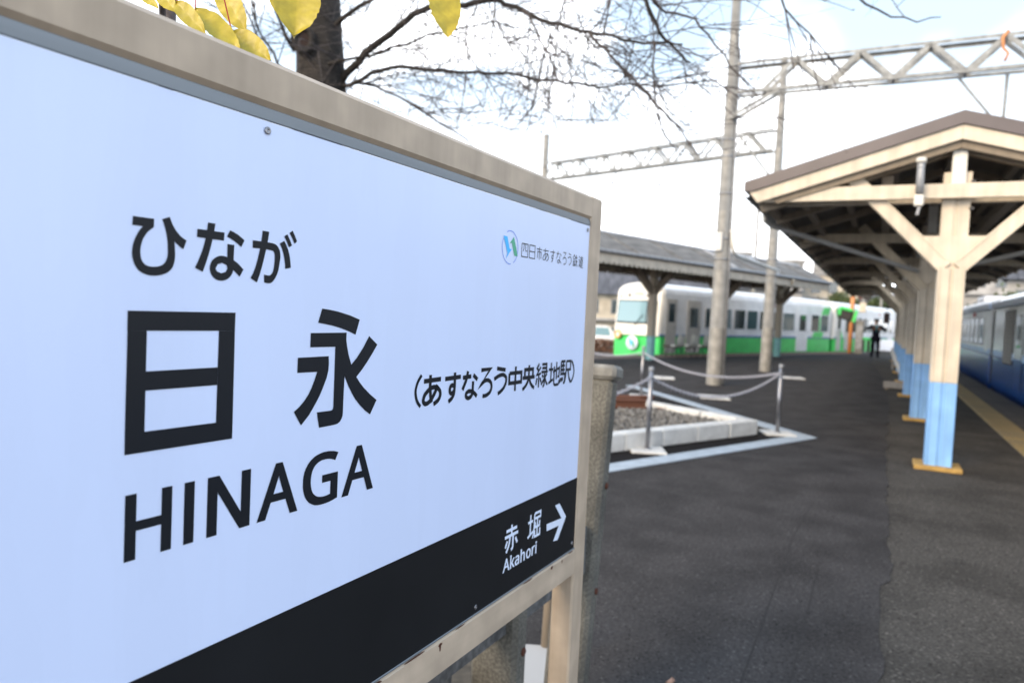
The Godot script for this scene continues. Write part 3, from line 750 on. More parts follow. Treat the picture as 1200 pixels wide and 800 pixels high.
func twigs(st: SurfaceTool, at: Vector3, dir: Vector3, length: float, r: float, depth: int) -> void:
	var pts: Array = [at]
	var d := dir
	var n := 5
	var w := at + CHERRY
	if (w.y - 1.4) < 0.25 * Vector2(w.x, w.z).length() or w.x > 0.4: return
	for i in n:
		d = (d + Vector3(rng.randf_range(-0.12, 0.12), rng.randf_range(-0.14, 0.10), rng.randf_range(-0.12, 0.12))).normalized()
		var e := at + CHERRY + d * length * (i + 1.0) / n
		if (e.y - 1.4) < 0.24 * Vector2(e.x, e.z).length(): d = (d + Vector3(0, 0.7, 0)).normalized()
		pts.append(pts[-1] + d * length / n)
	tube(st, pts, r, r * 0.4, 4, false)
	for i in range(1, n + 1):   # short spurs with buds
		if rng.randf() < 0.55:
			var s := (d + Vector3(rng.randf_range(-1, 1), rng.randf_range(-1, 1), rng.randf_range(-1, 1))).normalized()
			tube(st, [pts[i], pts[i] + s * rng.randf_range(0.006, 0.018)], r * 0.9, r * 0.9, 3, false)
	if depth <= 0: return
	for i in range(1, n):
		for k in (1 if rng.randf() < 0.62 else 0):
			var s := (d * 0.9 + Vector3(rng.randf_range(-1, 1), rng.randf_range(-0.9, 0.8), rng.randf_range(-1, 1))).normalized()
			twigs(st, pts[i], s, length * rng.randf_range(0.35, 0.65), r * 0.6, depth - 1)

func build_cherry() -> void:
	var root := CHERRY
	var t := thing("cherry_tree", "bare cherry tree with a dark trunk behind the station name board", "tree", root)
	var st := mb(true)
	var pts: Array = []
	var radii: Array = []
	var prof := [[0.0, 0.30, -0.10, 0.02], [0.25, 0.225, -0.09, 0.01], [0.8, 0.195, -0.07, 0.0], [1.5, 0.18, -0.08, 0.02], [2.2, 0.172, -0.07, 0.02], [2.8, 0.172, -0.06, 0.01], [3.1, 0.165, -0.07, 0.02], [3.5, 0.150, -0.10, 0.03], [4.2, 0.125, -0.25, 0.05], [5.2, 0.08, -0.45, 0.1], [6.3, 0.03, -0.5, 0.2]]
	var sides := 22
	var rings: Array = []
	var f := FastNoiseLite.new()
	f.seed = 3
	f.frequency = 2.2
	for i in range(0, 76):
		var y := 6.3 * i / 75.0
		var k := 0
		while k < prof.size() - 2 and prof[k + 1][0] < y: k += 1
		var a := clampf((y - prof[k][0]) / (prof[k + 1][0] - prof[k][0]), 0.0, 1.0)
		var r := lerpf(prof[k][1], prof[k + 1][1], a)
		var c := Vector3(lerpf(prof[k][2], prof[k + 1][2], a), y, lerpf(prof[k][3], prof[k + 1][3], a))
		var ring: Array[Vector3] = []
		for s in sides:
			var an := TAU * s / sides
			var dir := Vector3(cos(an), 0, sin(an))
			var rr := r * (1.0 + 0.13 * f.get_noise_3d(dir.x * 0.6, y * 0.7, dir.z * 0.6) + 0.05 * f.get_noise_3d(dir.x * 2.5, y * 3.0, dir.z * 2.5))
			ring.append(c + dir * rr)
		rings.append(ring)
	for i in rings.size() - 1:
		for s in sides:
			var s2 := (s + 1) % sides
			quad(st, rings[i][s2], rings[i][s], rings[i + 1][s], rings[i + 1][s2])
	var trunk := obj("trunk", st, M("bark", Color.WHITE), t)
	# the knot hole towards the camera
	st = mb(true)
	var toward := Vector3(0.69, 0, 0.72)
	var side := Vector3.UP.cross(toward).normalized()
	var hole := Vector3(-3.555, 3.12, -3.705) - root + toward * 0.035
	var lip: Array = []
	for k in 15:
		var a := TAU * k / 14.0
		lip.append(hole + side * cos(a) * 0.058 + Vector3.UP * sin(a) * 0.075 - toward * 0.004)
	tube(st, lip, 0.024, 0.024, 7, false)
	obj("knot_lip", st, M("bark", Color.WHITE), trunk)
	st = mb(true)
	for k in 14: tri(st, hole + toward * 0.003, lip[k], lip[k + 1])
	obj("knot_hole", st, M("knot_dark", lin(0.035, 0.02, 0.015), 0.95), trunk)
	var small := mb(true)
	var k := 0
	for i in range(0, BRANCHES.size(), 3):
		var p: Array = []
		for v in BRANCHES[i]: p.append(v - root)
		# wander a little between the given points, as branches do
		var fine: Array = []
		for j in p.size() - 1:
			fine.append(p[j])
			fine.append((p[j] + p[j + 1]) / 2.0 + Vector3(rng.randf_range(-1, 1), rng.randf_range(-1, 1), rng.randf_range(-1, 1)) * 0.012)
		fine.append(p[-1])
		st = mb(true)
		tube(st, fine, BRANCHES[i + 1], BRANCHES[i + 2], 8)
		obj("branch", st, M("bark" if BRANCHES[i + 1] > 0.012 else "twig", Color.WHITE), t)
		for j in range(2, fine.size() - 1):
			var d: Vector3 = (fine[j + 1] - fine[j]).normalized()
			var many := 1 if rng.randf() < 0.75 else 2
			if fine[j].x + root.x > -1.3 and rng.randf() < 0.6: many = 0
			for m in many:
				var s := (d * 0.6 + Vector3(rng.randf_range(-1, 1), rng.randf_range(-1.0, 0.9), rng.randf_range(-1, 1))).normalized()
				twigs(small, fine[j], s, rng.randf_range(0.2, 0.95), 0.0042, 2 if rng.randf() < 0.6 else 1)
	for j in 60:   # the thicket between the main branches, farther back in the crown
		var base := Vector3(rng.randf_range(-4.2, -1.0), rng.randf_range(3.2, 4.6), rng.randf_range(-5.6, -4.0)) - root
		twigs(small, base, Vector3(rng.randf_range(-1, 1), rng.randf_range(-0.6, 0.6), rng.randf_range(-1, 1)).normalized(), rng.randf_range(0.6, 1.3), 0.0046, 2)
	var o := obj("twigs", small, M("twig", Color.WHITE), t)
	o.set_meta("kind", "stuff")

func build_sapling() -> void:
	var root := Vector3(-1.15, 0.0, -0.95)
	var t := thing("leafy_sapling", "young tree with a few large yellow autumn leaves above the board's top frame", "sapling", root)
	var st := mb(true)
	tube(st, [Vector3(0, 0, 0), Vector3(0.03, 0.6, 0.02), Vector3(0.0, 1.2, 0.05), Vector3(0.05, 1.75, 0.12), Vector3(0.1, 2.05, 0.15)], 0.018, 0.009, 8)
	obj("stem", st, M("twig", Color.WHITE), t)
	var b1: Array = [Vector3(0.05, 1.75, 0.12), Vector3(0.14, 1.86, 0.2), Vector3(0.26, 1.90, 0.27), Vector3(0.36, 1.885, 0.32)]
	var b2: Array = [Vector3(0.1, 2.05, 0.15), Vector3(0.2, 2.1, 0.08), Vector3(0.32, 2.12, -0.06), Vector3(0.42, 2.1, -0.22), Vector3(0.49, 2.12, -0.36)]
	st = mb(true)
	tube(st, b1, 0.006, 0.002, 6)
	obj("branch", st, M("twig", Color.WHITE), t)
	st = mb(true)
	tube(st, b2, 0.007, 0.003, 6)
	obj("branch", st, M("twig", Color.WHITE), t)
	var stalk := M("leaf_stalk", lin(0.40, 0.03, 0.02), 0.5)
	for l in LEAVES:
		var a: Vector3 = l[0]
		var b: Vector3 = l[1]
		var z := (b - a).normalized()
		var face := Vector3(0.55, 0.25, 0.8)
		var x := face.cross(z).normalized()
		x = (x + z.cross(x) * rng.randf_range(-0.35, 0.35)).normalized()
		var length := a.distance_to(b)
		var o := inst("leaf", leaf_mesh(length * 1.08, l[2] * 1.2, l[2] * rng.randf_range(0.06, 0.2)), M("leaf_yellow", Color.WHITE), t)
		o.transform = Transform3D(Basis(x, z.cross(x), z), a - root)
		var best := Vector3.INF
		for v in b1 + b2:
			if v.distance_to(a - root) < best.distance_to(a - root): best = v
		st = mb(true)
		tube(st, [best, (best + a - root) / 2.0 + Vector3(0, 0.015, 0), a - root, a - root + z * length * 0.08], 0.0011, 0.0008, 5)
		obj("stalk", st, stalk, t)

# ---------------------------------------------------------------- ground and platform
func build_ground() -> void:
	var st := sheet([Vector2(-260, 60), Vector2(260, 60), Vector2(260, -420), Vector2(-260, -420)], 0.3, -0.86)
	struct("ground", st, M("ballast", Color.WHITE))
	var wedge := [Vector2(2.46, 7), Vector2(2.46, -50), Vector2(0.87, -50), Vector2(-14.3, -4.67), Vector2(-14.3, 7)]
	st = sheet(wedge, 0.84, -0.006)
	struct("platform", st, M("concrete", Color.WHITE))
	# older, coarser asphalt by the canopy
	st = sheet([Vector2(-0.3, 6.8), Vector2(1.52, 6.8), Vector2(1.52, -49.6), Vector2(-0.3, -49.6)], 0.005, 0.0)
	struct("old_asphalt", st, M("asphalt_old", Color.WHITE))
	# newer asphalt with a ragged right edge, one layer higher
	var p: Array = [Vector2(-12.6, 6.6), Vector2(0.075, 6.6)]
	var z := 2.0
	while z > -13.5:
		var x := 0.075 + 0.012 * sin(z * 5.0) + rng.randf_range(-0.014, 0.014)
		if z < -4.45: x += 0.045
		if z < -9.0: x += 0.05 * (-z - 9.0) / 4.0
		p.append(Vector2(x, z))
		z -= 0.11 if z > -8.0 else 0.3
	p.append_array([Vector2(0.2, -14.0), Vector2(0.1, -22.0), Vector2(-0.1, -28.0), Vector2(-0.28, -30.0), Vector2(-0.28, -43.2)])
	for c in [[-14.4, 41.5], [-13.9, 39.0], [-13.9, 12.0]]:
		var q := at_line(c[0], c[1])
		p.append(Vector2(q.x, q.z))
	p.append(Vector2(-12.6, -1.0))
	st = sheet(p, 0.006, 0.0055)
	struct("new_asphalt", st, M("asphalt_new", Color.WHITE))
	# faint seams left by trench work in the newer asphalt
	for q in [[Vector2(-0.40, -2.4), Vector2(-0.44, -5.1)], [Vector2(-0.235, -2.6), Vector2(-0.25, -4.6)], [Vector2(-0.44, -5.1), Vector2(-0.41, -6.0)]]:
		var a: Vector2 = q[0]
		var b: Vector2 = q[1]
		st = sheet([a, a + Vector2(0.007, 0), b + Vector2(0.006, 0), b], 0.0006, 0.0066)
		struct("asphalt_seam", st, M("asphalt_seam", lin(0.036, 0.034, 0.0335), 0.9))
	st = mb()
	var paving := M("brick_edge", Color.WHITE)
	var bx := mb()
	box(bx, Vector3(0.58, 0.05, 0.88), Vector3.ZERO, Basis.IDENTITY, 0.006)
	bx.generate_normals()
	var slab := bx.commit()
	var edge := Node3D.new()
	edge.name = numbered("platform_edge")
	add_child(edge)
	tag(edge, "brownish edge paving of the platform beside the green and white train")
	edge.set_meta("kind", "structure")
	for i in 34:
		for k in 2:
			var o := inst("paving_slab", slab, paving, edge)
			o.transform = Transform3D(Basis(ACROSS, Vector3.UP, -LINE), at_line(-14.75 + 0.59 * k, 10.0 + 0.89 * i, -0.004 + rng.randf_range(-0.003, 0.003)))
	# right-hand edge: yellow tactile tiles and coping stones
	bx = mb()
	box(bx, Vector3(0.36, 0.03, 0.30), Vector3.ZERO, Basis.IDENTITY, 0.006)
	for k in 4: box(bx, Vector3(0.022, 0.006, 0.26), Vector3(-0.105 + 0.07 * k, 0.0165, 0), Basis.IDENTITY, 0.002)
	bx.generate_normals()
	var tile := bx.commit()
	var strip := Node3D.new()
	strip.name = numbered("tactile_paving")
	add_child(strip)
	tag(strip, "ochre yellow tactile strip along the right platform edge")
	strip.set_meta("kind", "structure")
	var shades := [M("tactile", Color.WHITE), M("tactile_worn", lin(0.46, 0.35, 0.18), 0.85, "grain", 1.0, 0.0, 0.0, "blotch", 0.4), M("tactile_bright", lin(0.57, 0.41, 0.17), 0.85, "grain", 1.0, 0.0, 0.0, "blotch", 0.4)]
	for i in 150:
		var o := inst("tile", tile, shades[[0, 0, 1, 2][rng.randi() % 4]], strip)
		o.position = Vector3(1.715, -0.004 + rng.randf_range(-0.002, 0.002), -3.0 - 0.304 * i)
	bx = mb()
	box(bx, Vector3(0.56, 0.08, 0.895), Vector3.ZERO, Basis.IDENTITY, 0.010)
	bx.generate_normals()
	slab = bx.commit()
	var coping := Node3D.new()
	coping.name = numbered("platform_coping")
	add_child(coping)
	tag(coping, "worn grey coping stones along the right platform edge")
	coping.set_meta("kind", "structure")
	for i in 52:
		var o := inst("coping_stone", slab, M("coping_dark" if i % 5 == 2 else "coping", Color.WHITE), coping)
		o.position = Vector3(2.18, -0.036 + rng.randf_range(-0.003, 0.003), -2.0 - 0.9 * i)
	# bed of earth behind the fence
	st = sheet([Vector2(-1.18, 3), Vector2(-1.08, -2.0), Vector2(-2.3, -4.3), Vector2(-5.2, -4.8), Vector2(-6.2, 3)], 0.03, 0.022)
	struct("soil", st, M("soil", Color.WHITE))
	# pale concrete strip round the rail display, and old footings level with the asphalt
	st = sheet([Vector2(-3.84, -2.39), Vector2(-3.64, -2.30), Vector2(-0.628, -9.566), Vector2(-4.33, -13.95), Vector2(-4.47, -13.80), Vector2(-0.905, -9.50)], 0.008, 0.0135)
	struct("drain_strip", st, M("strip_blue", lin(0.46, 0.53, 0.60), 0.75, "faint", 0.9, 0.0, 0.0, "soft", 2.0))
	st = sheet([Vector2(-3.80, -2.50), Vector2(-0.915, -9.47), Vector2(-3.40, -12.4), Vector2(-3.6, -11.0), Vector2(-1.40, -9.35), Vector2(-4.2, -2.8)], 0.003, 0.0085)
	struct("dark_asphalt", st, M("asphalt_shaded_infill", Color.WHITE))  # newer black asphalt beside the kerb, with the shadow there put into its tone
	var i := 0
	for q in [Vector3(-4.40, 0, -16.30), Vector3(-2.60, 0, -13.13), Vector3(-1.95, 0, -19.55)]:
		var t := thing("concrete_footing", ["flat white concrete footing left of the nearer steel pole", "flat white concrete footing just in front of the nearer steel pole", "flat white concrete footing right of the farther steel pole"][i], "footing", q, Basis(Vector3.UP, 0.3), "flat concrete footings in the asphalt")
		st = mb()
		box(st, Vector3(0.52, 0.03, 0.60), Vector3(0, 0.006, 0), Basis.IDENTITY, 0.006)
		obj("slab", st, M("concrete_pale", Color.WHITE), t)
		st = mb()
		lathe(st, [[0.06, 0.018], [0.06, 0.026], [0.045, 0.028], [0.0, 0.028]], 12)
		obj("stub", st, M("zinc", Color.WHITE), t)
		i += 1

# ---------------------------------------------------------------- rail display and its chain barrier
func build_display() -> void:
	var corner := Vector3(-1.29, 0, -9.31)
	var near := Vector3(-1.08, 0, 2.40).normalized()     # direction of the front face, towards the camera
	var far := Vector3(-2.26, 0, -1.20).normalized()   # direction of the rear face, to the left
	var t := thing("display_bed", "gravel bed of old rails edged with white concrete kerb stones", "kerb bed", corner)
	for run in [[near, 7.0, 0], [far, 6.0, 1]]:
		var d: Vector3 = run[0]
		var inn: Vector3 = Vector3.UP.cross(d).normalized() if run[2] == 0 else d.cross(Vector3.UP).normalized()
		if inn.dot(near + far) < 0.0: inn = -inn
		var s := 0.0 if run[2] == 0 else 0.19
		var j := 0
		while s < run[1]:
			var l := 0.598 if j > 0 else 0.58
			var st := mb()
			box(st, Vector3(0.17, 0.185, l - 0.007), d * (s + l / 2.0) + inn * 0.085 + Vector3(0, 0.0925 + 0.004 * rng.randf(), 0), Basis(d.cross(Vector3.UP), Vector3.UP, -d).orthonormalized(), 0.012)
			obj("kerb_stone", st, M("concrete_pale", Color.WHITE), t)
			s += 0.6
			j += 1
	# gravel: a bed with loose stones on it
	var bed: Array = []
	for q in [near * 0.1 + far * 0.1, near * 6.9 + far * 0.1, near * 6.9 + far * 5.9, near * 0.1 + far * 5.9]:
		bed.append(Vector2(corner.x + q.x, corner.z + q.z))
	var st2 := sheet(bed, 0.06, 0.10)
	struct("gravel_bed", st2, M("ballast", Color.WHITE))
	var stone := mb()
	box(stone, Vector3(0.034, 0.025, 0.030), Vector3.ZERO, Basis.IDENTITY, 0.009)
	stone.generate_normals()
	var mm := MultiMesh.new()
	mm.transform_format = MultiMesh.TRANSFORM_3D
	mm.use_colors = true
	mm.mesh = stone.commit()
	mm.instance_count = 11000
	for i in 11000:
		var a := 0.19 + 4.9 * pow(rng.randf(), 1.1)
		var b := 0.19 + 5.0 * rng.randf()
		var p := corner + near * a + far * b + Vector3(0, 0.112 + 0.016 * rng.randf(), 0)
		var s := rng.randf_range(0.55, 1.25)
		mm.set_instance_transform(i, Transform3D(Basis.from_euler(Vector3(rng.randf() * TAU, rng.randf() * TAU, rng.randf() * TAU)).scaled(Vector3.ONE * s), p))
		var g := rng.randf_range(0.10, 0.23)
		mm.set_instance_color(i, Color(g * 1.05, g, g * 0.93))
	var m := M("gravel", Color.WHITE)
	m.vertex_color_use_as_albedo = true
	var gi := MultiMeshInstance3D.new()
	gi.name = numbered("gravel")
	gi.multimesh = mm
	gi.material_override = m
	add_child(gi)
	gi.set_meta("kind", "stuff")
	gi.set_meta("label", "grey loose gravel between the old rails")
	# the rails, rusty, lying across the bed
	var prof := PackedVector2Array([Vector2(-0.055, 0), Vector2(0.055, 0), Vector2(0.055, 0.011), Vector2(0.010, 0.024), Vector2(0.008, 0.082), Vector2(0.030, 0.090), Vector2(0.030, 0.112), Vector2(0.022, 0.120), Vector2(-0.022, 0.120), Vector2(-0.030, 0.112), Vector2(-0.030, 0.090), Vector2(-0.008, 0.082), Vector2(-0.010, 0.024), Vector2(-0.055, 0.011)])
	var dir := Vector3(-0.80, 0, 0.60)
	var names := ["rusty old rail nearest the white kerb, its cut end towards the right post", "rusty old rail in the middle of the gravel bed", "rusty old rail farthest back on the gravel bed"]
	for k in 3:
		var end: Vector3 = [Vector3(-2.85, 0, -9.75), Vector3(-3.02, 0, -10.02), Vector3(-2.92, 0, -10.34)][k]
		var r := thing("rusty_rail", names[k], "rail", end + Vector3(0, 0.125, 0), Basis.IDENTITY, "old rails on the gravel bed")
		var st := mb()
		prism(st, prof, 0.0, 3.2, dir.cross(Vector3.UP).normalized() * -1.0, Vector3.UP)
		var b := obj("rail_bar", st, M("rail_rust", Color.WHITE), r)
		var xa := dir.cross(Vector3.UP).normalized() * -1.0
		if xa.cross(Vector3.UP).dot(dir) < 0.0: b.transform = Transform3D(Basis(xa * -1.0, Vector3.UP, -xa.cross(Vector3.UP)) * Basis(xa, Vector3.UP, xa.cross(Vector3.UP)).inverse(), Vector3.ZERO)
		for j in 3:
			st = mb()
			box(st, Vector3(0.10, 0.05, 0.05), dir * (0.5 + 0.8 * j) + Vector3(0, 0.022, 0) + dir.cross(Vector3.UP) * 0.06, Basis(dir, Vector3.UP, dir.cross(Vector3.UP)), 0.006)
			obj("clip", st, M("rail_rust", Color.WHITE), r)
	var plate := thing("rusty_plate", "flat piece of rusty iron on the gravel by the rail ends", "plate", Vector3(-2.42, 0.128, -9.95), Basis(Vector3.UP, 0.4))
	var st3 := mb()
	box(st3, Vector3(0.62, 0.012, 0.16), Vector3.ZERO, Basis(Vector3.FORWARD, 0.03), 0.003)
	obj("plate_body", st3, M("rail_rust", Color.WHITE), plate)
	st3 = mb()
	box(st3, Vector3(0.07, 0.03, 0.07), Vector3(0.15, 0.02, 0), Basis.IDENTITY, 0.006)
	obj("bolt_head", st3, M("rail_rust", Color.WHITE), plate)
	# posts and chains
	var posts := [Vector3(-2.09, 0.009, -7.29), Vector3(-1.09, 0.009, -9.54), Vector3(-3.64, 0.009, -12.14), Vector3(-3.15, 0.009, -4.95), Vector3(-6.15, 0.009, -14.7)]
	var tell := ["slim stainless barrier post on a white footing in front of the white kerb", "slim stainless barrier post at the right corner of the pale concrete strip", "slim stainless barrier post behind the gravel bed, left of the nearer steel pole", "slim stainless barrier post hidden behind the name board", "slim stainless barrier post at the far left of the chain"]
	for k in 5:
		var o := thing("barrier_post", tell[k], "post", posts[k], Basis(Vector3.UP, atan2(-1.0, -2.25)), "stainless posts of the chain barrier")
		var st := mb(true)
		var h := 0.872
		tube(st, [Vector3(0, 0, 0), Vector3(0, h - 0.03, 0)], 0.024, 0.024, 16)
		obj("shaft", st, M("stainless", Color.WHITE), o)
		st = mb(true)
		lathe(st, [[0.027, h - 0.045], [0.029, h - 0.03], [0.029, h - 0.012], [0.024, h - 0.002], [0.012, h], [0.0, h]], 16)
		obj("cap", st, M("zinc", Color.WHITE), o)
		st = mb()
		box(st, Vector3(0.36, 0.022, 0.36), Vector3(0, 0.009, 0), Basis.IDENTITY, 0.004)
		obj("footing", st, M("concrete_pale", Color.WHITE), o)
		st = mb(true)
		lathe(st, [[0.045, 0.020], [0.045, 0.028], [0.026, 0.034], [0.024, 0.034]], 16)
		obj("collar", st, M("zinc", Color.WHITE), o)
		st = mb(true)
		var ring: Array = []
		for a in 13: ring.append(Vector3(0.0, h - 0.11, 0) + Vector3(cos(TAU * a / 12.0) * 0.030, sin(TAU * a / 12.0) * 0.006, sin(TAU * a / 12.0) * 0.030))
		tube(st, ring, 0.005, 0.005, 6, false)
		obj("eye_ring", st, M("zinc", Color.WHITE), o)
	chain(posts[0], posts[1], 0.25, "pale grey chain drooping between the front post and the corner post")
	chain(posts[1], posts[2], 0.20, "pale grey chain from the corner post to the post behind the gravel bed")
	chain(posts[3], posts[0], 0.24, "pale grey chain from the front post to behind the name board")
	chain(posts[2], posts[4], 0.16, "pale grey chain going left from the post behind the gravel bed")

func chain(a: Vector3, b: Vector3, sag: float, label: String) -> void:
	a += Vector3(0, 0.762, 0)
	b += Vector3(0, 0.762, 0)
	var st := mb(true)
	var n := int(a.distance_to(b) / 0.036)
	for i in n:
		var u := (i + 0.5) / n
		var f := func(w: float) -> Vector3: return a.lerp(b, w) - Vector3(0, sag * 4.0 * w * (1.0 - w), 0)
		var p: Vector3 = f.call(u)
		var t: Vector3 = (f.call(u + 0.01) - f.call(u - 0.01)).normalized()
		var side := t.cross(Vector3.UP).normalized()
		if i % 2 == 1: side = side.cross(t)
		var loop: Array = []
		for k in 9:
			var an := TAU * k / 8.0
			loop.append(p + t * cos(an) * 0.026 + side * sin(an) * 0.015)
		tube(st, loop, 0.0052, 0.0052, 4, false)
	tag(obj("barrier_chain", st, M("chain_grey", Color.WHITE)), label, "chain", "chains of the barrier round the rail display")

# ---------------------------------------------------------------- the right-hand canopy
func build_right_canopy() -> void:
	var xc := 0.572
	var slope := 0.3045
	var z0 := -8.2
	var z1 := -36.2
	var t := thing("platform_canopy", "long gabled platform canopy on cream timber pillars with blue feet", "canopy", Vector3(xc, 0, -8.2))
	var cream := M("cream", Color.WHITE)
	var L := z0 - z1
	# roof skins with their dark metal edge; coordinates from here on are local to the thing
	for s in [-1.0, 1.0]:
		var st := mb()
		var top := PackedVector2Array([Vector2(0, 3.508), Vector2(s * 2.0, 3.508 - slope * 2.0), Vector2(s * 2.0, 3.508 - slope * 2.0 - 0.10), Vector2(s * 1.93, 3.508 - slope * 1.93 - 0.125), Vector2(0, 3.383)])
		prism(st, top, -L, 0.03)
		obj("roof_sheet", st, M("roof_brown", Color.WHITE), t)
		st = mb()
		prism(st, PackedVector2Array([Vector2(0, 3.381), Vector2(s * 1.90, 3.381 - slope * 1.90), Vector2(s * 1.90, 3.355 - slope * 1.90), Vector2(0, 3.355)]), -L + 0.05, -0.05)
		obj("roof_boarding", st, M("brown_board", Color.WHITE), t)
		st = mb()
		prism(st, PackedVector2Array([Vector2(s * 0.001, 3.379), Vector2(s * 1.945, 3.379 - slope * 1.945), Vector2(s * 1.86, 3.379 - slope * 1.86 - 0.135), Vector2(s * 0.001, 3.240)]), -0.045, 0.0)
		obj("fascia", st, cream, t)
		st = mb()   # inner bargeboard, a little behind
		prism(st, PackedVector2Array([Vector2(s * 0.001, 3.245), Vector2(s * 1.72, 3.245 - slope * 1.72), Vector2(s * 1.66, 3.175 - slope * 1.66), Vector2(s * 0.001, 3.165)]), -0.105, -0.05)
		obj("bargeboard", st, M("brown_timber", Color.WHITE), t)
		for p in [0.55, 1.05, 1.5, 1.84]:   # purlins
			st = mb()
			bar(st, Vector3(s * p, 3.30 - slope * p, -0.12), Vector3(s * p, 3.30 - slope * p, -L + 0.08), 0.075, 0.09, 0.006)
			obj("purlin", st, M("brown_timber", Color.WHITE), t)
		st = mb(true)   # gutter
		var g: Array = []
		for k in 9:
			var a := PI + PI * k / 8.0
			g.append(Vector2(cos(a) * 0.052, sin(a) * 0.052))
		for k in 8:
			var a0: Vector2 = g[k]
			var a1: Vector2 = g[k + 1]
			var o := Vector3(s * 2.03, 2.835, 0)
			quad(st, o + Vector3(a0.x, a0.y, -0.3), o + Vector3(a1.x, a1.y, -0.3), o + Vector3(a1.x, a1.y, -L + 0.1), o + Vector3(a0.x, a0.y, -L + 0.1))
			quad(st, o + Vector3(a0.x * 0.94, a0.y * 0.94, -L + 0.1), o + Vector3(a1.x * 0.94, a1.y * 0.94, -L + 0.1), o + Vector3(a1.x * 0.94, a1.y * 0.94, -0.3), o + Vector3(a0.x * 0.94, a0.y * 0.94, -0.3))
		obj("gutter", st, M("zinc", Color.WHITE), t)
	var st := mb()
	bar(st, Vector3(0, 3.30, -0.12), Vector3(0, 3.30, -L + 0.08), 0.09, 0.12, 0.006)
	obj("ridge_beam", st, M("brown_timber", Color.WHITE), t)
	for x in [-0.62, 0.62]:
		st = mb()
		bar(st, Vector3(x, 2.90, -0.30), Vector3(x, 2.90, -L + 0.4), 0.11, 0.13, 0.006)
		obj("long_beam", st, M("brown_timber", Color.WHITE), t)
	for k in 7:
		canopy_frame(t, -0.145 - 4.25 * k, slope, k == 0)
	for k in 6:   # rafters between the frames
		for j in 2:
			for s in [-1.0, 1.0]:
				st = mb()
				var z := -0.145 - 4.25 * k - 1.42 * (j + 1)
				bar(st, Vector3(s * 0.06, 3.245 - slope * 0.06, z), Vector3(s * 1.86, 3.245 - slope * 1.86, z), 0.06, 0.09, 0.004)
				obj("rafter", st, M("brown_timber", Color.WHITE), t)
	# drain pipes from the gutters down to the second pillar
	st = mb(true)
	tube(st, [Vector3(-2.03, 2.80, -1.75), Vector3(-2.03, 2.72, -1.8), Vector3(-1.97, 2.67, -1.95), Vector3(-1.0, 2.45, -3.2), Vector3(-0.16, 2.26, -4.25)], 0.034, 0.034, 10)
	obj("drain_pipe", st, M("pipe_grey", Color.WHITE), t)
	st = mb(true)
	tube(st, [Vector3(2.03, 2.80, -1.75), Vector3(2.03, 2.72, -1.8), Vector3(1.97, 2.67, -1.95), Vector3(1.0, 2.45, -3.2), Vector3(0.16, 2.26, -4.25)], 0.034, 0.034, 10)
	obj("drain_pipe", st, M("pipe_grey", Color.WHITE), t)
	# a grey cylinder lamp in a bracket beside the king post
	var lamp := thing("cylinder_fitting", "grey ribbed cylinder with white ends hanging on the canopy's front beam", "fitting", Vector3(xc - 0.335, 2.52, -8.155))
	st = mb(true)
	lathe(st, [[0.0, 0.20], [0.036, 0.20], [0.036, 0.42], [0.034, 0.425], [0.034, 0.44], [0.036, 0.445], [0.036, 0.50], [0.0, 0.50]], 18)
	obj("tube_body", st, M("zinc", Color.WHITE), lamp)
	st = mb(true)
	lathe(st, [[0.0, 0.50], [0.046, 0.50], [0.046, 0.535], [0.040, 0.545], [0.0, 0.545]], 18)
	obj("top_cap", st, M("cream_white", Color.WHITE), lamp)
	st = mb()
	box(st, Vector3(0.085, 0.11, 0.07), Vector3(0, 0.13, 0), Basis.IDENTITY, 0.012)
	obj("bracket", st, M("cream_white", Color.WHITE), lamp)
	st = mb()
	box(st, Vector3(0.03, 0.09, 0.03), Vector3(0.0, 0.03, 0), Basis(Vector3.FORWARD, 0.2), 0.006)
	obj("cable_gland", st, M("zinc", Color.WHITE), lamp)
	st = mb()
	box(st, Vector3(0.05, 0.05, 0.10), Vector3(0, 0.25, -0.07), Basis.IDENTITY, 0.006)
	obj("arm", st, M("dark_steel", Color.WHITE), lamp)
	# strip lights under the roof, lit
	var lit := M("tube_light", Color(0.95, 0.96, 1.0), 0.4)
	lit.emission_enabled = true
	lit.emission = Color(0.95, 0.97, 1.0)
	lit.emission_energy_multiplier = 1.3
	var names := ["lit strip light under the right canopy, the nearer one", "lit strip light under the right canopy, the farther one"]
	for k in 2:
		var p: Vector3 = [Vector3(0.22, 2.665, -24.6), Vector3(0.22, 2.665, -31.2)][k]
		var o := thing("strip_light", names[k], "lamp", p, Basis.IDENTITY, "strip lights under the right canopy")
		st = mb()
		box(st, Vector3(0.62, 0.06, 0.10), Vector3(0, 0.055, 0), Basis.IDENTITY, 0.008)
		obj("housing", st, M("cream_white", Color.WHITE), o)
		st = mb(true)
		tube(st, [Vector3(-0.29, 0, 0), Vector3(0.29, 0, 0)], 0.028, 0.028, 12)
		obj("light_tube", st, lit, o)
		st = mb()
		for x in [-0.25, 0.25]: bar(st, Vector3(x, 0.08, 0), Vector3(x, 0.62, 0), 0.012, 0.012)
		obj("hanger", st, M("dark_steel", Color.WHITE), o)
		var lt := OmniLight3D.new()
		lt.name = "tube_glow"
		lt.light_color = Color(0.95, 0.97, 1.0)
		lt.light_energy = 0.12
		lt.light_size = 0.1
		lt.omni_range = 30.0
		lt.omni_attenuation = 2.0
		lt.shadow_enabled = true
		o.add_child(lt)
		lt.position = Vector3(0, -0.06, 0)
	var hang := thing("hanging_sign", "dark brown box sign hanging under the far end of the right canopy", "sign", Vector3(0.12, 1.55, -33.6))
	st = mb()
	box(st, Vector3(0.22, 0.44, 0.20), Vector3(0, 0.22, 0), Basis.IDENTITY, 0.01)
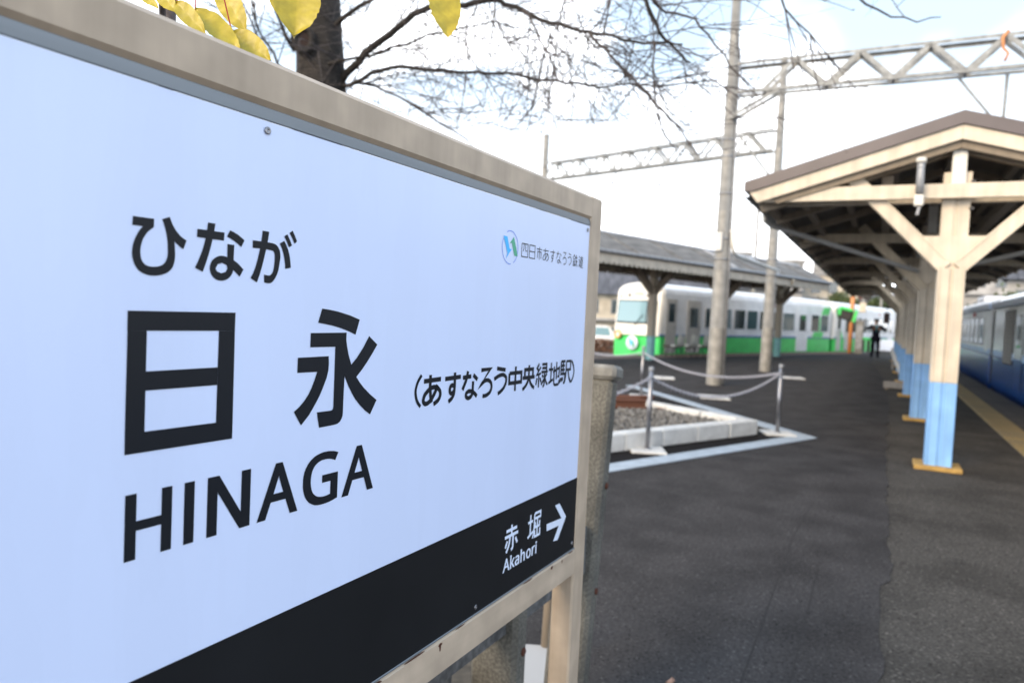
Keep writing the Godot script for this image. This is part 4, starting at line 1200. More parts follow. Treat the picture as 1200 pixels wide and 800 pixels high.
	obj("sign_box", st, M("hang_brown", lin(0.07, 0.03, 0.025), 0.5), hang)
	st = mb()
	bar(st, Vector3(0, 0.44, 0), Vector3(0, 1.32, 0), 0.03, 0.03)
	obj("hanger", st, M("dark_steel", Color.WHITE), hang)

func canopy_frame(t: Node3D, zf: float, slope: float, first: bool) -> void:   # zf: front face of the pillar
	var cream := M("cream", Color.WHITE)
	var blue := M("blue_paint", Color.WHITE)
	var zc := zf - 0.12
	var pillar := Node3D.new()
	var n := 0
	var nm := "pillar"
	while t.has_node(NodePath(nm)):
		n += 1
		nm = "pillar_%03d" % n
	pillar.name = nm
	t.add_child(pillar)
	pillar.position = Vector3(0, 0, zc)
	var bound := 0.874
	# two outer planks with a narrower core set back between them, painted blue below
	for s in [-1.0, 1.0]:
		var st := mb()
		box(st, Vector3(0.108, bound - 0.035, 0.24), Vector3(s * 0.0655, (bound + 0.035) / 2.0, 0), Basis.IDENTITY, 0.007)
		obj("blue_plank", st, blue, pillar)
		st = mb()
		box(st, Vector3(0.108, 2.01 - bound, 0.24), Vector3(s * 0.0655, (2.01 + bound) / 2.0, 0), Basis.IDENTITY, 0.007)
		obj("plank", st, cream, pillar)
		st = mb()
		box(st, Vector3(0.112, 0.95, 0.14), Vector3(s * 0.066, 2.485, 0), Basis.IDENTITY, 0.007)
		obj("upper_plank", st, cream, pillar)
		st = mb()   # raised edge battens
		box(st, Vector3(0.016, bound - 0.035, 0.012), Vector3(s * 0.106, (bound + 0.035) / 2.0, 0.125), Basis.IDENTITY, 0.003)
		obj("blue_batten", st, blue, pillar)
		st = mb()
		box(st, Vector3(0.016, 2.03 - bound, 0.012), Vector3(s * 0.106, (2.03 + bound) / 2.0, 0.125), Basis.IDENTITY, 0.003)
		obj("batten", st, cream, pillar)
	var st := mb()
	box(st, Vector3(0.024, bound - 0.035, 0.21), Vector3(0, (bound + 0.035) / 2.0, 0), Basis.IDENTITY)
	obj("blue_core", st, blue, pillar)
	st = mb()
	box(st, Vector3(0.024, 2.70 - bound, 0.12), Vector3(0, (2.70 + bound) / 2.0, 0), Basis.IDENTITY)
	box(st, Vector3(0.024, 2.0 - bound, 0.04), Vector3(0, (2.0 + bound) / 2.0, 0.082), Basis.IDENTITY)
	obj("core", st, cream, pillar)
	st = mb()
	box(st, Vector3(0.42, 0.045, 0.40), Vector3(0, 0.0215, 0), Basis.IDENTITY, 0.008)
	obj("plinth", st, M("ochre", Color.WHITE), pillar)
	st = mb()
	box(st, Vector3(0.125, 0.56, 0.12), Vector3(0, 3.0, 0.09), Basis.IDENTITY, 0.006)
	obj("king_post", st, M("cream_white", Color.WHITE), pillar)
	st = mb()   # panel filling the fork of the braces
	prism(st, PackedVector2Array([Vector2(-0.29, 2.33), Vector2(0.29, 2.33), Vector2(0.02, 1.98), Vector2(-0.02, 1.98)]), 0.05, 0.086)
	obj("gusset", st, cream, pillar)
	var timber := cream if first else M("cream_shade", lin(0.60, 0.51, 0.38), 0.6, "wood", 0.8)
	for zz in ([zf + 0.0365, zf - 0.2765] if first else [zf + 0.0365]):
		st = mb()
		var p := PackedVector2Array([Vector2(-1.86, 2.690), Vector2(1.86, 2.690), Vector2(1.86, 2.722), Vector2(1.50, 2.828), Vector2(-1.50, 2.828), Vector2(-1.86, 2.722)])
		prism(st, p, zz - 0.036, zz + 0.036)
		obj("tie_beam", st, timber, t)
	for s in [-1.0, 1.0]:
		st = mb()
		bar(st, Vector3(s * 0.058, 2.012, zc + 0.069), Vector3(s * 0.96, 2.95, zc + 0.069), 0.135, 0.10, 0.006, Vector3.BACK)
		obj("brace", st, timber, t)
		st = mb()   # raised edges of the brace
		for off in [-0.055, 0.055]:
			var d := Vector3(s * 0.915, 0.965, 0).normalized()
			var nn := Vector3(-d.y, d.x, 0)
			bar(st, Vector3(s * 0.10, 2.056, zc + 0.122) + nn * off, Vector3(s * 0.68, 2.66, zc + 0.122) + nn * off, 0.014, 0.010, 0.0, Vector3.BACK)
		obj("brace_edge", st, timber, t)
		st = mb()
		bar(st, Vector3(s * 0.05, 3.22 - slope * 0.05, zc), Vector3(s * 1.86, 3.22 - slope * 1.86, zc), 0.10, 0.12, 0.005)
		obj("principal_rafter", st, M("brown_timber", Color.WHITE), t)
	for y in [2.86, 2.60]:
		st = mb()
		bar(st, Vector3(0.11, y, 0.08), Vector3(0.15, y, 0.08), 0.024, 0.024)
		obj("bolt", st, M("dark_steel", Color.WHITE), pillar)

# ---------------------------------------------------------------- the left-hand canopy
func build_left_canopy() -> void:
	var turn := Basis(ACROSS, Vector3.UP, -LINE)
	var t := thing("wooden_canopy", "older wooden platform canopy with scalloped valance and weathered shingle roof", "canopy", at_line(-13.04, 18.85), turn)
	# local: x across, z = 0 at the first visible post, -z away
	var za := 10.5
	var zb := -10.0
	var hw := 1.34
	var ye := 3.06
	var yr := 3.74
	for s in [-1.0, 1.0]:
		var st := mb()
		prism(st, PackedVector2Array([Vector2(0, yr), Vector2(s * hw, ye), Vector2(s * hw, ye - 0.045), Vector2(0, yr - 0.06)]), zb, za)
		obj("roof_slope", st, M("roof_shingle", Color.WHITE), t)
		for z in [-2.6, -5.6]:
			st = mb()
			bar(st, Vector3(s * 0.03, yr + 0.003, z), Vector3(s * hw, ye + 0.019, z), 0.30, 0.02)
			obj("roof_band", st, M("roof_band", Color.WHITE), t)
		for k in 9:   # lines of capping boards down the slope
			st = mb()
			bar(st, Vector3(s * 0.03, yr - 0.002, za - 1.2 - 2.2 * k), Vector3(s * hw, ye + 0.012, za - 1.2 - 2.2 * k), 0.05, 0.022)
			obj("roof_batten", st, M("roof_shingle", Color.WHITE), t)
		st = mb(true)
		tube(st, [Vector3(s * (hw + 0.05), ye - 0.05, za), Vector3(s * (hw + 0.05), ye - 0.05, zb)], 0.05, 0.05, 10)
		obj("gutter", st, M("zinc", Color.WHITE), t)
		# valance: a board with a scalloped lower edge
		st = mb()
		var n := 400
		var x0: float = s * (hw - 0.03) - 0.011
		var x1: float = s * (hw - 0.03) + 0.011
		var f := func(z: float) -> float: return 2.80 - 0.115 * sqrt(absf(sin(PI * z / 0.22)))
		for i in n:
			var a := lerpf(za, zb, i / float(n))
			var b := lerpf(za, zb, (i + 1) / float(n))
			var ya: float = f.call(a)
			var yb: float = f.call(b)
			quad(st, Vector3(x1, ya, a), Vector3(x1, yb, b), Vector3(x1, ye - 0.06, b), Vector3(x1, ye - 0.06, a))
			quad(st, Vector3(x0, yb, b), Vector3(x0, ya, a), Vector3(x0, ye - 0.06, a), Vector3(x0, ye - 0.06, b))
			quad(st, Vector3(x0, ya, a), Vector3(x0, yb, b), Vector3(x1, yb, b), Vector3(x1, ya, a))
		obj("valance", st, M("cream", Color.WHITE), t)
		st = mb()
		bar(st, Vector3(s * 0.8, 2.93, za - 0.2), Vector3(s * 0.8, 2.93, zb + 0.2), 0.10, 0.14)
		obj("long_beam", st, M("brown_timber", Color.WHITE), t)
	var st := mb()
	prism(st, PackedVector2Array([Vector2(-0.14, yr - 0.05), Vector2(0, yr + 0.035), Vector2(0.14, yr - 0.05)]), zb, za)
	obj("ridge_cap", st, M("roof_band", Color.WHITE), t)
	st = mb()
	bar(st, Vector3(0, 2.97, za - 0.2), Vector3(0, 2.97, zb + 0.2), 0.14, 0.18)
	obj("centre_beam", st, M("brown_timber", Color.WHITE), t)
	for e in [za - 0.02, zb + 0.02]:
		st = mb()
		prism(st, PackedVector2Array([Vector2(-hw + 0.06, ye - 0.03), Vector2(-hw + 0.06, 2.90), Vector2(hw - 0.06, 2.90), Vector2(hw - 0.06, ye - 0.03), Vector2(0, yr - 0.07)]), e - 0.012, e + 0.012)
		obj("gable_board", st, M("cream", Color.WHITE), t)
	for k in range(-2, 3):
		var z := -4.3 * k
		var post := Node3D.new()
		var nm := "post" if k == -2 else "post_%03d" % (k + 2)
		post.name = nm
		t.add_child(post)
		post.position = Vector3(0, 0, z)
		st = mb()
		box(st, Vector3(0.21, 0.78, 0.21), Vector3(0, 0.39, 0), Basis.IDENTITY, 0.012)
		obj("painted_foot", st, M("teal_paint", Color.WHITE), post)
		st = mb()
		box(st, Vector3(0.21, 2.10, 0.21), Vector3(0, 1.83, 0), Basis.IDENTITY, 0.012)
		obj("shaft", st, M("post_beige", lin(0.42, 0.35, 0.26), 0.65, "wood", 0.8), post)
		st = mb()
		box(st, Vector3(0.34, 0.05, 0.34), Vector3(0, 0.025, 0), Basis.IDENTITY, 0.008)
		obj("plinth", st, M("sleeper", Color.WHITE), post)
		for d in [Vector3(0, 0, 1), Vector3(0, 0, -1), Vector3(1, 0, 0), Vector3(-1, 0, 0)]:
			st = mb()
			bar(st, Vector3(0, 2.12, 0) + d * 0.06, Vector3(0, 2.90, 0) + d * 0.80, 0.13, 0.15, 0.008)
			obj("brace", st, M("brown_timber", Color.WHITE), post)
		st = mb()
		bar(st, Vector3(-1.22, 2.82, 0), Vector3(1.22, 2.82, 0), 0.12, 0.15, 0.006)
		obj("cross_beam", st, M("brown_timber", Color.WHITE), post)
		for s in [-1.0, 1.0]:
			st = mb()
			bar(st, Vector3(s * 0.05, yr - 0.13, 0), Vector3(s * 1.28, ye - 0.12, 0), 0.10, 0.10)
			obj("rafter", st, M("brown_timber", Color.WHITE), post)
	# cream down pipe curling from the gutter to the third post
	st = mb(true)
	tube(st, [Vector3(hw + 0.05, 3.0, -6.6), Vector3(hw + 0.05, 2.86, -6.62), Vector3(hw - 0.1, 2.72, -6.7), Vector3(0.75, 2.62, -7.3), Vector3(0.25, 2.5, -8.1), Vector3(0.15, 2.3, -8.45)], 0.045, 0.045, 10)
	obj("down_pipe", st, M("cream", Color.WHITE), t)
	# bucket seats under it
	var seat := thing("bucket_seat", "beige plastic bucket seat behind the first canopy post, nearest of the row", "seat", at_line(-13.75, 21.3, 0.0), Basis(LINE * 1.15, Vector3.UP * 1.02, ACROSS * 1.2), "beige bucket seats under the wooden canopy")
	var sh := mb(true)
	var prof: Array = [Vector2(-0.26, 0.36), Vector2(-0.22, 0.405), Vector2(-0.10, 0.395), Vector2(0.06, 0.37), Vector2(0.15, 0.385), Vector2(0.20, 0.45), Vector2(0.235, 0.58), Vector2(0.265, 0.72), Vector2(0.285, 0.78)]
	for side in [0, 1]:
		for i in prof.size() - 1:
			for j in 6:
				var f := func(p: Vector2, u: float) -> Vector3:
					var w := 0.23 * (1.0 - 0.16 * maxf(0.0, (p.y - 0.5) / 0.3))
					var curl := 0.05 * pow(absf(u), 3.0)
					return Vector3(u * w, p.y + curl * 0.8 - 0.012 * side, p.x - curl * (1.0 if p.y > 0.45 else 0.0) + 0.012 * side * (1.0 if p.y > 0.45 else 0.0))
				var u0 := -1.0 + j / 3.0
				var u1 := -1.0 + (j + 1) / 3.0
				if side == 0: quad(sh, f.call(prof[i], u1), f.call(prof[i], u0), f.call(prof[i + 1], u0), f.call(prof[i + 1], u1))
				else: quad(sh, f.call(prof[i], u0), f.call(prof[i], u1), f.call(prof[i + 1], u1), f.call(prof[i + 1], u0))
	obj("seat_shell", sh, M("seat_beige", Color.WHITE), seat)
	for x in [-0.16, 0.16]:
		for zz in [-0.15, 0.16]:
			st = mb(true)
			tube(st, [Vector3(x, 0.0, zz * 1.25), Vector3(x, 0.37, zz * 0.8)], 0.012, 0.012, 6)
			obj("leg", st, M("dark_steel", Color.WHITE), seat)
	st = mb(true)
	tube(st, [Vector3(-0.16, 0.355, 0.1), Vector3(0.16, 0.355, 0.1)], 0.012, 0.012, 6)
	obj("frame_bar", st, M("dark_steel", Color.WHITE), seat)
	copy(seat, "beige plastic bucket seat in the middle of the row under the wooden canopy", at_line(-13.75, 22.15))
	copy(seat, "beige plastic bucket seat at the far end of the row, beside the nearer steel pole", at_line(-13.75, 23.0))

# ---------------------------------------------------------------- overhead line poles and lattice beams
func steel_pole(label: String, at: Vector3, r0: float, r1: float, h: float, group := "steel poles carrying the lattice beams") -> Node3D:
	var t := thing("catenary_pole", label, "pole", at, Basis.IDENTITY, group)
	var st := mb(true)
	var prof: Array = []
	var n := int(h / 1.15)
	for i in n:   # stepped, tapering sections
		var y0 := h * i / n
		var y1 := h * (i + 1) / n
		prof.append([lerpf(r0, r1, y0 / h), y0])
		prof.append([lerpf(r0, r1, y1 / h) + 0.004, y1 - 0.012])
		prof.append([lerpf(r0, r1, y1 / h) + 0.001, y1])
	prof.append([0.0, h])
	lathe(st, prof, 20)
	obj("shaft", st, M("pole_steel", Color.WHITE), t)
	for y in [h * 0.31, h * 0.36, h * 0.47, h * 0.56, h * 0.60]:
		st = mb(true)
		var r := lerpf(r0, r1, y / h) + 0.006
		lathe(st, [[r - 0.004, y - 0.02], [r + 0.006, y - 0.018], [r + 0.006, y + 0.018], [r - 0.004, y + 0.02]], 18)
		obj("band", st, M("zinc", Color.WHITE), t)
	return t

func lattice(label: String, a: Vector3, b: Vector3, h: float, w: float, pitch: float, phase: float) -> Node3D:   # a, b: ends of the bottom chord's centre line
	var along := (b - a).normalized()
	var len := a.distance_to(b)
	var t := thing("lattice_beam", label, "lattice beam", a, Basis(along, Vector3.UP, along.cross(Vector3.UP)))
	var steel := M("truss_steel", Color.WHITE)
	for y in [0.0, h]:
		for z in [-w / 2.0, w / 2.0]:
			var st := mb()
			var s := -1.0 if y > 0.0 else 1.0
			box(st, Vector3(len, 0.065, 0.009), Vector3(len / 2.0, y + s * 0.03, z))
			box(st, Vector3(len, 0.009, 0.060), Vector3(len / 2.0, y, z - signf(z) * 0.0345))
			obj("chord", st, steel, t)
	var x := phase
	var i := 0
	while x < len - 0.1:
		var x1 := minf(x + pitch / 2.0, len - 0.02)
		for z in [-w / 2.0 + 0.012, w / 2.0 - 0.012]:
			var st := mb()
			var up := i % 2 == 0
			bar(st, Vector3(x, 0.03 if up else h - 0.03, z), Vector3(x1, h - 0.03 if up else 0.03, z), 0.012, 0.085)
			obj("diagonal", st, steel, t)
		var st2 := mb()
		bar(st2, Vector3(x, 0.005 if i % 2 == 0 else h - 0.005, -w / 2.0 + 0.03), Vector3(x, 0.005 if i % 2 == 0 else h - 0.005, w / 2.0 - 0.03), 0.05, 0.012)
		obj("cross_tie", st2, steel, t)
		x += pitch / 2.0
		i += 1
	return t

func build_overhead() -> void:
	var p1 := Vector3(-3.12, 0, -15.69)
	var p2 := Vector3(-2.84, 0, -21.22)
	var near := steel_pole("thick grey steel pole with a white box, nearer of the two on the platform", p1, 0.172, 0.085, 8.6)
	var farp := steel_pole("grey steel pole farther back, between the two canopies", p2, 0.165, 0.085, 8.65)
	# conduit, white box and pipe
	var st := mb(true)
	tube(st, [Vector3(0.19, 0.05, 0.02), Vector3(0.17, 3.0, 0.02), Vector3(0.125, 7.0, 0.02)], 0.022, 0.022, 8)
	obj("conduit", st, M("zinc", Color.WHITE), near)
	st = mb()
	box(st, Vector3(0.13, 0.38, 0.06), Vector3(-0.04, 3.02, 0.17), Basis.IDENTITY, 0.01)
	obj("label_plate", st, M("concrete_pale", Color.WHITE), near)
	var lines := thing("cable_duct", "cream pipe running between the two steel poles above the canopy roof", "pipe", p1)
	st = mb(true)
	var d := p2 - p1
	tube(st, [Vector3(0.20, 3.30, 0.05), Vector3(0.22, 2.95, 0.05), Vector3(0.24, 2.80, -0.05), Vector3(0.28, 2.76, -0.25), d * 0.5 + Vector3(0.3, 2.76, 0), d + Vector3(0.2, 2.80, 0.1)], 0.035, 0.035, 10)
	obj("pipe_run", st, M("cream_white", Color.WHITE), lines)
	st = mb()
	bar(st, Vector3(0.05, 3.25, 0.05), Vector3(0.22, 3.25, 0.05), 0.04, 0.03)
	obj("clip", st, M("zinc", Color.WHITE), lines)
	var b1 := lattice("long grey lattice beam over the right platform, running from the nearer steel pole", Vector3(-3.0, 6.07, -15.69), Vector3(5.3, 6.07, -15.69), 0.63, 0.34, 1.17, 0.55)
	lattice("grey lattice beam over the left track, running left from the farther steel pole", p2 + Vector3(0, 6.10, 0) - ACROSS * 0.1, p2 + Vector3(0, 6.10, 0) - ACROSS * 8.72, 0.63, 0.34, 1.05, 0.3)
	steel_pole("grey steel pole behind the right-hand track, mostly hidden by the canopy", Vector3(5.4, -0.85, -15.69), 0.17, 0.09, 8.6)
	steel_pole("slender steel pole at the far left end of the left lattice beam", p2 - ACROSS * 8.85 + Vector3(0, -0.85, 0), 0.16, 0.10, 8.62)
	# knee braces
	for q in [[near, Vector3(0.08, 5.62, 0.02), Vector3(1.0, 6.10, 0.02)], [farp, Vector3(-0.08, 5.25, 0), Vector3(-1.05, 6.55, -0.33)]]:
		for z in [-0.14, 0.14]:
			st = mb()
			bar(st, q[1] + Vector3(0, 0, z), q[2] + Vector3(0, 0, z), 0.02, 0.07)
			obj("knee_brace", st, M("truss_steel", Color.WHITE), q[0])
	st = mb()
	bar(st, Vector3(0.08, 5.60, 0.16), Vector3(0.08, 5.60, -0.16), 0.08, 0.08)
	obj("brace_clamp", st, M("truss_steel", Color.WHITE), near)
	# orange tape, drop brackets under the right beam
	st = mb(true)
	tube(st, [Vector3(4.66, 0.66, 0.19), Vector3(4.58, 0.54, 0.19), Vector3(4.60, 0.36, 0.19), Vector3(4.68, 0.26, 0.19), Vector3(4.63, 0.13, 0.19)], 0.03, 0.022, 8)
	obj("orange_tape", st, M("signal_orange", Color.WHITE), b1)
	var hang := thing("drop_bracket", "thin grey drop bracket hanging from the right lattice beam behind the gable", "bracket", Vector3(1.85, 0, -15.69))
	st = mb(true)
	tube(st, [Vector3(-0.14, 6.05, 0), Vector3(-0.16, 4.9, 0)], 0.030, 0.030, 8)
	obj("vertical_rod", st, M("truss_steel", Color.WHITE), hang)
	st = mb(true)
	tube(st, [Vector3(-0.88, 6.02, 0), Vector3(-0.10, 4.95, 0)], 0.026, 0.026, 8)
	obj("diagonal_rod", st, M("truss_steel", Color.WHITE), hang)
	st = mb(true)
	lathe(st, [[0.0, 0.0], [0.06, 0.02], [0.03, 0.05], [0.06, 0.08], [0.03, 0.11], [0.0, 0.12]], 10, Vector3(-0.16, 4.8, 0))
	obj("insulator", st, M("cream_white", Color.WHITE), hang)
	# insulators below the left beam
	for q in [[3.75, 1.05, "hanging rod with insulators under the left lattice beam, nearer the poles"], [5.6, 0.62, "short insulator string under the left lattice beam, farther left"]]:
		var o := thing("insulator_hanger", q[2], "insulator", p2 - ACROSS * q[0] + Vector3(0, 6.09, 0), Basis.IDENTITY, "insulators under the left lattice beam")
		st = mb(true)
		tube(st, [Vector3(0, 0.02, 0), Vector3(0, -q[1], 0)], 0.018, 0.018, 6)
		obj("rod", st, M("truss_steel", Color.WHITE), o)
		for y in [-q[1], -q[1] * 0.55]:
			st = mb(true)
			lathe(st, [[0.0, -0.06], [0.05, -0.05], [0.028, -0.02], [0.05, 0.01], [0.028, 0.03], [0.05, 0.06], [0.0, 0.07]], 10, Vector3(-0.12, y, 0))
			obj("insulator", st, M("dark_steel", Color.WHITE), o)
			st = mb()
			bar(st, Vector3(-0.14, y, 0), Vector3(0.0, y, 0), 0.02, 0.02)
			obj("arm", st, M("truss_steel", Color.WHITE), o)
	# wires
	for q in [[at_line(-16.25, 0.0, 4.95), at_line(-16.25, 70.0, 4.95), "contact wire above the left track"], [at_line(-16.25, 0.0, 5.5), at_line(-16.25, 70.0, 5.5), "upper catenary wire above the left track"], [Vector3(3.85, 4.6, 5), Vector3(3.85, 4.6, -70), "contact wire above the right track"]]:
		st = mb(true)
		tube(st, [q[0], (q[0] + q[1]) / 2.0, q[1]], 0.009, 0.009, 5)
		tag(obj("overhead_wire", st, M("dark_steel", Color.WHITE)), q[2], "wire")

# ---------------------------------------------------------------- trains
func extrude(st: SurfaceTool, poly: Array, za: float, zb: float) -> void:
	var p := PackedVector2Array()
	for v in poly: p.append(v)
	prism(st, p, minf(za, zb), maxf(za, zb))

func roof_profile(w: float, yb: float, ye: float, yr: float) -> Array:   # closed outline, right side x = 0, left side x = -w
	var p: Array = [Vector2(-w, yb), Vector2(0, yb), Vector2(0, ye)]
	for k in range(1, 12):
		var a := PI * k / 12.0
		p.append(Vector2(-w / 2.0 + cos(a) * w / 2.0, ye + (yr - ye) * pow(sin(a), 0.7)))
	p.append(Vector2(-w, ye))
	return p

func green_car(label: String, at: Vector3, turn: Basis, front: bool) -> Node3D:   # local: right side x = 0, front z = 0, body to -z
	var t := thing("green_railcar", label, "train", at, turn, "cars of the green and white train")
	var w := 2.12
	var L := 15.4
	var white := M("train_white", Color.WHITE)
	var st := mb()
	box(st, Vector3(w, 1.05, L - 0.1), Vector3(-w / 2.0, 0.145, -L / 2.0 - 0.05), Basis.IDENTITY, 0.05)
	obj("lower_body", st, M("train_green", Color.WHITE), t)
	st = mb()
	extrude(st, roof_profile(w, 0.672, 2.26, 2.66), -L, -0.30)
	obj("upper_body", st, white, t)
	st = mb()   # nose: sloping front with rounded shoulders
	var prev: Array = []
	for k in 5:
		var z: float = [-0.30, -0.16, -0.07, -0.02, 0.0][k]
		var inset: float = [0.0, 0.012, 0.035, 0.07, 0.13][k]
		var ring: Array = []
		for v in roof_profile(w, 0.672, 2.26, 2.66):
			var lean := 0.16 * clampf((v.y - 1.2) / 1.4, 0.0, 1.0)
			ring.append(Vector3(lerpf(v.x, -w / 2.0, inset), lerpf(v.y, 1.5, inset * 0.9) if v.y > 1.0 else v.y, z - lean * (0.0 if k == 0 else 1.0)))
		if k > 0:
			for j in ring.size():
				var j2 := (j + 1) % ring.size()
				quad(st, prev[j], prev[j2], ring[j2], ring[j])
		prev = ring
	for j in range(1, prev.size() - 1): tri(st, prev[0], prev[j], prev[j + 1])
	obj("nose", st, M("train_cream", Color.WHITE), t)
	st = mb()
	box(st, Vector3(w + 0.012, 0.07, L - 0.06), Vector3(-w / 2.0, 0.715, -L / 2.0 - 0.04), Basis.IDENTITY, 0.004)
	obj("blue_stripe", st, M("train_stripe", Color.WHITE), t)
	st = mb()
	box(st, Vector3(w - 0.2, 0.5, L - 0.8), Vector3(-w / 2.0, -0.55, -L / 2.0), Basis.IDENTITY, 0.03)
	obj("underframe", st, M("dark_steel", Color.WHITE), t)
	for z in [-2.0, -3.4, -12.0, -13.4]:
		for x in [-0.55, -w + 0.55]:
			st = mb(true)
			lathe(st, [[0.0, -0.04], [0.30, -0.04], [0.33, 0.0], [0.30, 0.06], [0.0, 0.06]], 18)
			var o := obj("wheel", st, M("dark_steel", Color.WHITE), t)
			o.transform = Transform3D(Basis(Vector3.BACK, PI / 2), Vector3(x, -0.55, z))
	# side windows and doors on both sides
	for side in [0.0, -w]:
		var sg := 1.0 if side == 0.0 else -1.0
		var x: float = side + sg * 0.004
		for q in [[3.15, 4.05], [4.30, 5.20], [5.45, 6.37], [6.55, 7.48], [7.70, 8.60], [8.85, 9.75], [9.95, 11.15], [13.05, 13.95], [14.15, 15.05]]:
			side_window(t, x, sg, q[0], q[1], 1.03, 1.83)
		for q in [[1.83, 2.82, 1.0], [11.45, 12.68, 1.0], [0.42, 1.12, 0.0]]:
			var z0: float = q[0]
			var z1: float = q[1]
			st = mb()
			box(st, Vector3(0.024, 2.02, z1 - z0), Vector3(x, 1.06, -(z0 + z1) / 2.0), Basis.IDENTITY, 0.006)
			var door := obj("door", st, M("train_grey" if z0 < 3.0 else "train_white", Color.WHITE), t)
			st = mb()
			box(st, Vector3(0.012, 0.76 if q[2] > 0.0 else 0.70, (z1 - z0) * 0.58), Vector3(x + sg * 0.010, 1.41 if q[2] > 0.0 else 1.56, -(z0 + z1) / 2.0), Basis.IDENTITY, 0.004)
			obj("pane", st, M("window_dark", Color.WHITE), door)
			st = mb()
			box(st, Vector3(0.03, 0.16, 0.025), Vector3(x + sg * 0.012, 1.0, -z1 + 0.10), Basis.IDENTITY, 0.004)
			obj("handle", st, M("dark_steel", Color.WHITE), door)
		# green band sweeping up to the roof by the gangway
		for q in ([[13.2, 14.4, 14.5, 15.3]] if front else [[1.6, 0.9, 0.1, 0.75]]):
			st = mb()
			var p := [Vector3(x + sg * 0.006, 0.70, -q[0]), Vector3(x + sg * 0.006, 0.70, -q[1]), Vector3(x + sg * 0.006, 2.25, -q[3]), Vector3(x + sg * 0.006, 2.25, -q[2])]
			var mid := Vector3(x - sg, 1.4, -(q[0] + q[3]) / 2.0)
			quad_out(st, p[0], p[1], p[2], p[3], mid)
			for k in 4:
				var k2 := (k + 1) % 4
				quad_out(st, p[k], p[k2], p[k2] - Vector3(sg * 0.012, 0, 0), p[k] - Vector3(sg * 0.012, 0, 0), (p[0] + p[2]) / 2.0)
			obj("green_sweep", st, M("train_green", Color.WHITE), t)
		st = mb()
		box(st, Vector3(0.02, 0.07, 0.42), Vector3(x, 2.12, -9.1), Basis.IDENTITY, 0.006)
		obj("side_indicator", st, M("side_red", lin(0.45, 0.10, 0.05), 0.4), t)
	st = mb()
	box(st, Vector3(w - 0.5, 2.2, 0.4), Vector3(-w / 2.0, 1.1, -L - 0.15), Basis.IDENTITY, 0.03)
	obj("gangway", st, M("train_grey", Color.WHITE), t)
	if not front:
		st = mb()
		box(st, Vector3(w - 0.5, 2.2, 0.3), Vector3(-w / 2.0, 1.1, 0.12), Basis.IDENTITY, 0.03)
		obj("gangway", st, M("train_grey", Color.WHITE), t)
		return t
	# cab front: windscreen, lamps, indicator, emblem, coupling
	var lean := Basis(Vector3.RIGHT, -0.115)
	for q in [[-1.92, -0.62, "windscreen"], [-0.56, -0.22, "windscreen"]]:
		st = mb()
		box(st, Vector3(q[1] - q[0], 0.80, 0.03), Vector3((q[0] + q[1]) / 2.0, 1.545, 0.0 - 0.035), lean, 0.012)
		obj(q[2], st, M("windscreen", Color.WHITE), t)
	st = mb()
	box(st, Vector3(1.78, 0.88, 0.022), Vector3(-1.06, 1.545, -0.04), lean, 0.01)
	obj("windscreen_seal", st, M("rubber", Color.WHITE), t)
	st = mb()
	bar(st, Vector3(-1.02, 1.12, 0.05), Vector3(-0.72, 1.44, 0.025), 0.018, 0.018)
	bar(st, Vector3(-1.06, 1.04, 0.05), Vector3(-1.02, 1.12, 0.05), 0.03, 0.03)
	obj("wiper", st, M("rubber", Color.WHITE), t)
	for x in [-1.48, -0.62]:
		st = mb()
		box(st, Vector3(0.11, 0.10, 0.03), Vector3(x, 2.17, -0.115), lean, 0.006)
		obj("headlight", st, M("rubber", Color.WHITE), t)
	st = mb()
	box(st, Vector3(0.10, 0.06, 0.03), Vector3(-1.86, 2.12, -0.115), lean, 0.006)
	obj("marker_lamp", st, M("rubber", Color.WHITE), t)
	st = mb()
	box(st, Vector3(0.66, 0.15, 0.03), Vector3(-1.05, 2.21, -0.118), lean, 0.008)
	var ind := obj("destination_box", st, M("train_white", Color.WHITE), t)
	st = mb()
	box(st, Vector3(0.44, 0.08, 0.012), Vector3(-1.05, 2.23, -0.100), lean, 0.003)
	obj("display_glass", st, M("led_lime", lin(0.50, 0.60, 0.25), 0.3), ind)
	st = mb(true)
	lathe(st, [[0.0, 0.0], [0.27, 0.0], [0.27, 0.02], [0.265, 0.026], [0.0, 0.026]], 32)
	var disc := obj("emblem_disc", st, M("sign_paper", Color.WHITE), t)
	disc.transform = Transform3D(Basis(Vector3.RIGHT, PI / 2), Vector3(-1.17, 0.37, -0.002))
	for k in 2:
		st = mb()
		var pts := PackedVector2Array([Vector2(-0.15, 0.17), Vector2(-0.04, 0.16), Vector2(0.015, -0.06), Vector2(-0.03, -0.06), Vector2(-0.07, -0.17)]) if k == 0 else PackedVector2Array([Vector2(0.15, -0.17), Vector2(0.05, -0.16), Vector2(-0.005, 0.06), Vector2(0.04, 0.06), Vector2(0.07, 0.17)])
		prism(st, pts, 0.0, 0.004)
		var e := obj("emblem_stroke", st, M("ink_blue" if k == 0 else "ink_green", Color.WHITE), disc)
		e.transform = Transform3D(Basis(Vector3.RIGHT, -PI / 2), Vector3(0, 0.0265, 0))
	st = mb(true)
	var ring: Array = []
	for k in 21: ring.append(Vector3(-1.84 + cos(TAU * k / 20.0) * 0.13, 0.66 + sin(TAU * k / 20.0) * 0.13, 0.035))
	tube(st, ring, 0.045, 0.045, 8, false)
	var wreath := obj("head_mark_rim", st, M("mark_gold", lin(0.62, 0.36, 0.12), 0.5), t)
	st = mb(true)
	lathe(st, [[0.0, 0.0], [0.13, 0.0], [0.12, 0.03], [0.0, 0.035]], 20)
	var hm := obj("head_mark", st, M("train_cream", Color.WHITE), wreath)
	hm.transform = Transform3D(Basis(Vector3.RIGHT, PI / 2), Vector3(-1.84, 0.66, 0.01))
